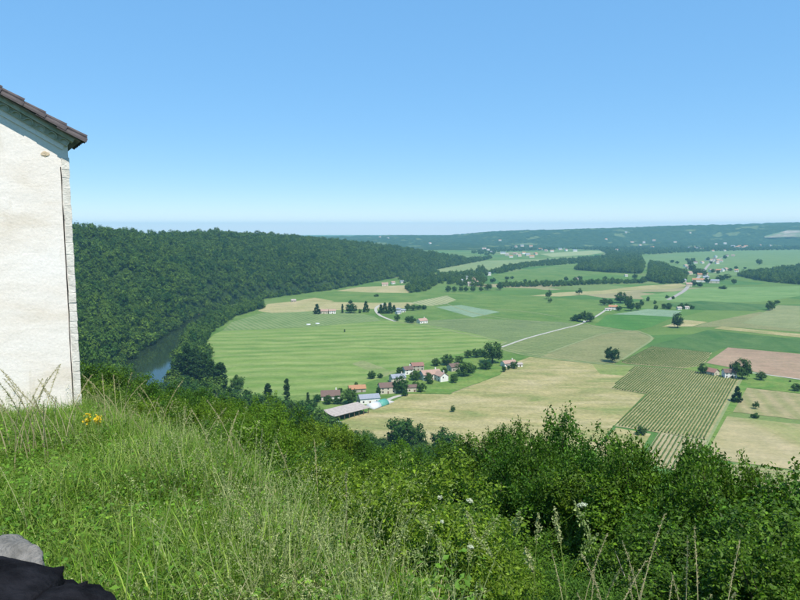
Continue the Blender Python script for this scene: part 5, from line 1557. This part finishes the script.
for kd, mat_h, mat_s in (('oat', GR['straw'], GR['straw']), ('plume', GR['seed'], GR['blue']), ('umbel', leaf_mat('white_umbel', (0.50, 0.54, 0.40), (0.62, 0.64, 0.52), 0.2, 0.2), GR['lush'])):
    STALK[kd] = []
    for q in range(4):
        a_, b_ = stalk_meshes(500 + q * 7 + len(kd), kd)
        a_.materials.append(mat_s); b_.materials.append(mat_h); STALK[kd].append((a_, b_))
def stalk(kd, u, vtop, r, label, group, rz=None):
    """r: distance; reaches up to the line of sight"""
    d = ray(u, vtop); d = d / math.hypot(d.x, d.y)
    r = float(np.interp(math.degrees(math.atan2(d.x, d.y)), EA, ER)) + random.uniform(-0.5, 0.7) if r is None else r
    x_, y_ = d.x * r, d.y * r
    z0 = float(ground_z(x_, y_)); h = CAM_Z + d.z * r - z0
    h = max(0.35, min(h, 1.7))
    e = empty('grass_stalk' if kd != 'umbel' else 'umbel_flower', (x_, y_, z0 - 0.02), random.uniform(0, 6.28) if rz is None else rz, label, 'grass stalk' if kd != 'umbel' else 'flower', group)
    k = 0.8 + 0.35 * random.random()
    e.scale = (h * k * (1.7 if r > 6 else 1.15), h * k * (1.7 if r > 6 else 1.15), h)
    a_, b_ = random.choice(STALK[kd])
    s_ = add('stem', a_, None, e); add('seed_head' if kd != 'umbel' else 'flower_head', b_, None, e)
    return e
for u, v, r in ((636, 520, 4.2), (655, 545, 4.0), (641, 556, 3.6), (607, 560, 3.6), (618, 548, 4.0), (690, 545, 4.3), (706, 542, 4.2), (716, 555, 4.0), (724, 545, 4.4), (752, 555, 4.2), (744, 575, 3.7), (628, 575, 3.4), (672, 570, 3.6), (785, 560, 4.0), (597, 545, 4.2), (665, 585, 3.3), (590, 575, 3.4), (700, 580, 3.4), (638, 590, 3.2), (610, 590, 3.2), (572, 560, 3.7), (580, 535, 4.4)):
    stalk('oat', u, v, r * 0.8, 'tall straw coloured grass stalk in front of the shrubs', 'tall dry stalks before the shrubs')
for u, v, r in ((200, 405, 9.5), (222, 415, 9.2), (236, 398, 9.6), (254, 422, 8.6), (258, 418, 8.8), (318, 443, 7.6), (297, 440, 8.0), (212, 408, 9.6), (280, 442, 8.2), (346, 455, 7.2)):
    stalk('oat', u, v, None, 'pale bent grass stalk on the brow of the meadow', 'pale stalks on the brow')
for u, v, r in ((122, 366, 10.6), (112, 372, 10.5), (104, 378, 10.4), (116, 380, 10.2), (108, 385, 10.0), (98, 388, 10.2), (125, 390, 9.8), (158, 380, 10.2), (150, 392, 9.8), (172, 395, 9.8), (186, 398, 9.6), (140, 400, 9.0), (162, 385, 10.0)):
    for q in range(2): stalk('oat', u + q * random.uniform(-9, 9), v + q * random.uniform(2, 14), r + q * random.uniform(-.6, .2), 'tall pale feathery grass at the corner of the house', 'feathery grasses by the house')
for u, v, r in ((5, 366, 9.0), (14, 372, 8.8), (22, 362, 9.0), (30, 358, 9.2), (28, 372, 8.6), (38, 370, 9.0), (48, 380, 9.2), (57, 378, 9.4), (65, 385, 9.0), (72, 382, 9.4), (10, 384, 8.2), (44, 386, 8.6)):
    for q in range(2): stalk('oat', u + q * random.uniform(-6, 6), v + q * random.uniform(-4, 12), r - q * random.uniform(0, .5), 'thin grass stalk against the plastered wall', 'stalks against the wall')
for u, v, r in ((432, 500, 6.0), (457, 510, 5.6), (460, 513, 5.5), (488, 500, 6.0), (508, 498, 6.0), (514, 485, 6.2), (487, 508, 5.6), (572, 522, 5.0), (552, 525, 5.0), (535, 515, 5.2), (525, 528, 5.0), (507, 530, 4.8), (545, 540, 4.6), (620, 515, 5.0), (410, 498, 6.2), (402, 505, 6.0), (444, 530, 5.2), (468, 545, 4.8)):
    stalk('umbel' if v in (500, 485, 530) else 'plume', u, v, r * 0.72, 'white umbel flower on a thin stem at the meadow brow' if v in (500, 485, 530) else 'fluffy pale seed head at the meadow brow', 'umbels on the brow' if v in (500, 485, 530) else 'seed heads on the brow')
# yellow flowers at the corner of the house
p = wall_pt(101, 416); d_ = Vector((p.x, p.y, 0)).normalized() * 9.6
g = np.random.default_rng(8)
e = empty('yellow_flower_plant', (d_.x, d_.y, float(ground_z(d_.x, d_.y))), 0, 'bunch of yellow flowers by the corner of the house', 'flower')
mb = MB(); Cs = []
for k in range(7):
    q = Vector((g.normal(0, .06), g.normal(0, .06), 0)); t = q * 1.5 + Vector((0, 0, 0.34 + 0.14 * g.random()))
    mb.tube([q * .4, (q + t) / 2, t], [.004, .003, .002], 5); Cs.append(np.array(t)[None] + g.normal(size=(16, 3)) * 0.016)
mb.build('stem', GR['lush'], e)
C = np.vstack(Cs)
V, F = leaf_arrays(C, unit(g.normal(size=(len(C), 3)) * .5 + [[0, -.3, 1]]), 0.03 + 0.012 * g.random(len(C)), g, 0.8)
add('flower_head', mesh_tris('flower_head', V, F), leaf_mat('yellow_petals', (0.75, 0.52, 0.02), (0.8, 0.6, 0.04), 0.3, 0.2), e)

# ------------------------------------------------------------------ the air
m = bpy.data.materials.new('haze'); m.use_nodes = True
nt = m.node_tree; nt.nodes.clear()
o_ = nt.nodes.new('ShaderNodeOutputMaterial'); pv = nt.nodes.new('ShaderNodeVolumePrincipled')
pv.inputs['Color'].default_value = (0.36, 0.80, 1.0, 1)
pv.inputs['Density'].default_value = 0.000085
pv.inputs['Anisotropy'].default_value = 0.0
nt.links.new(pv.outputs[0], o_.inputs['Volume'])
mb = MB(); mb.box((0, 0, 0), (26500, 26500, 1)); me = mb.mesh('haze')
for v_ in me.vertices: v_.co.z = -6.0 if v_.co.z < 0 else 230.0
hz = add('haze', me, m); prop(hz, 'thin blue summer haze over the valley', kind='stuff')
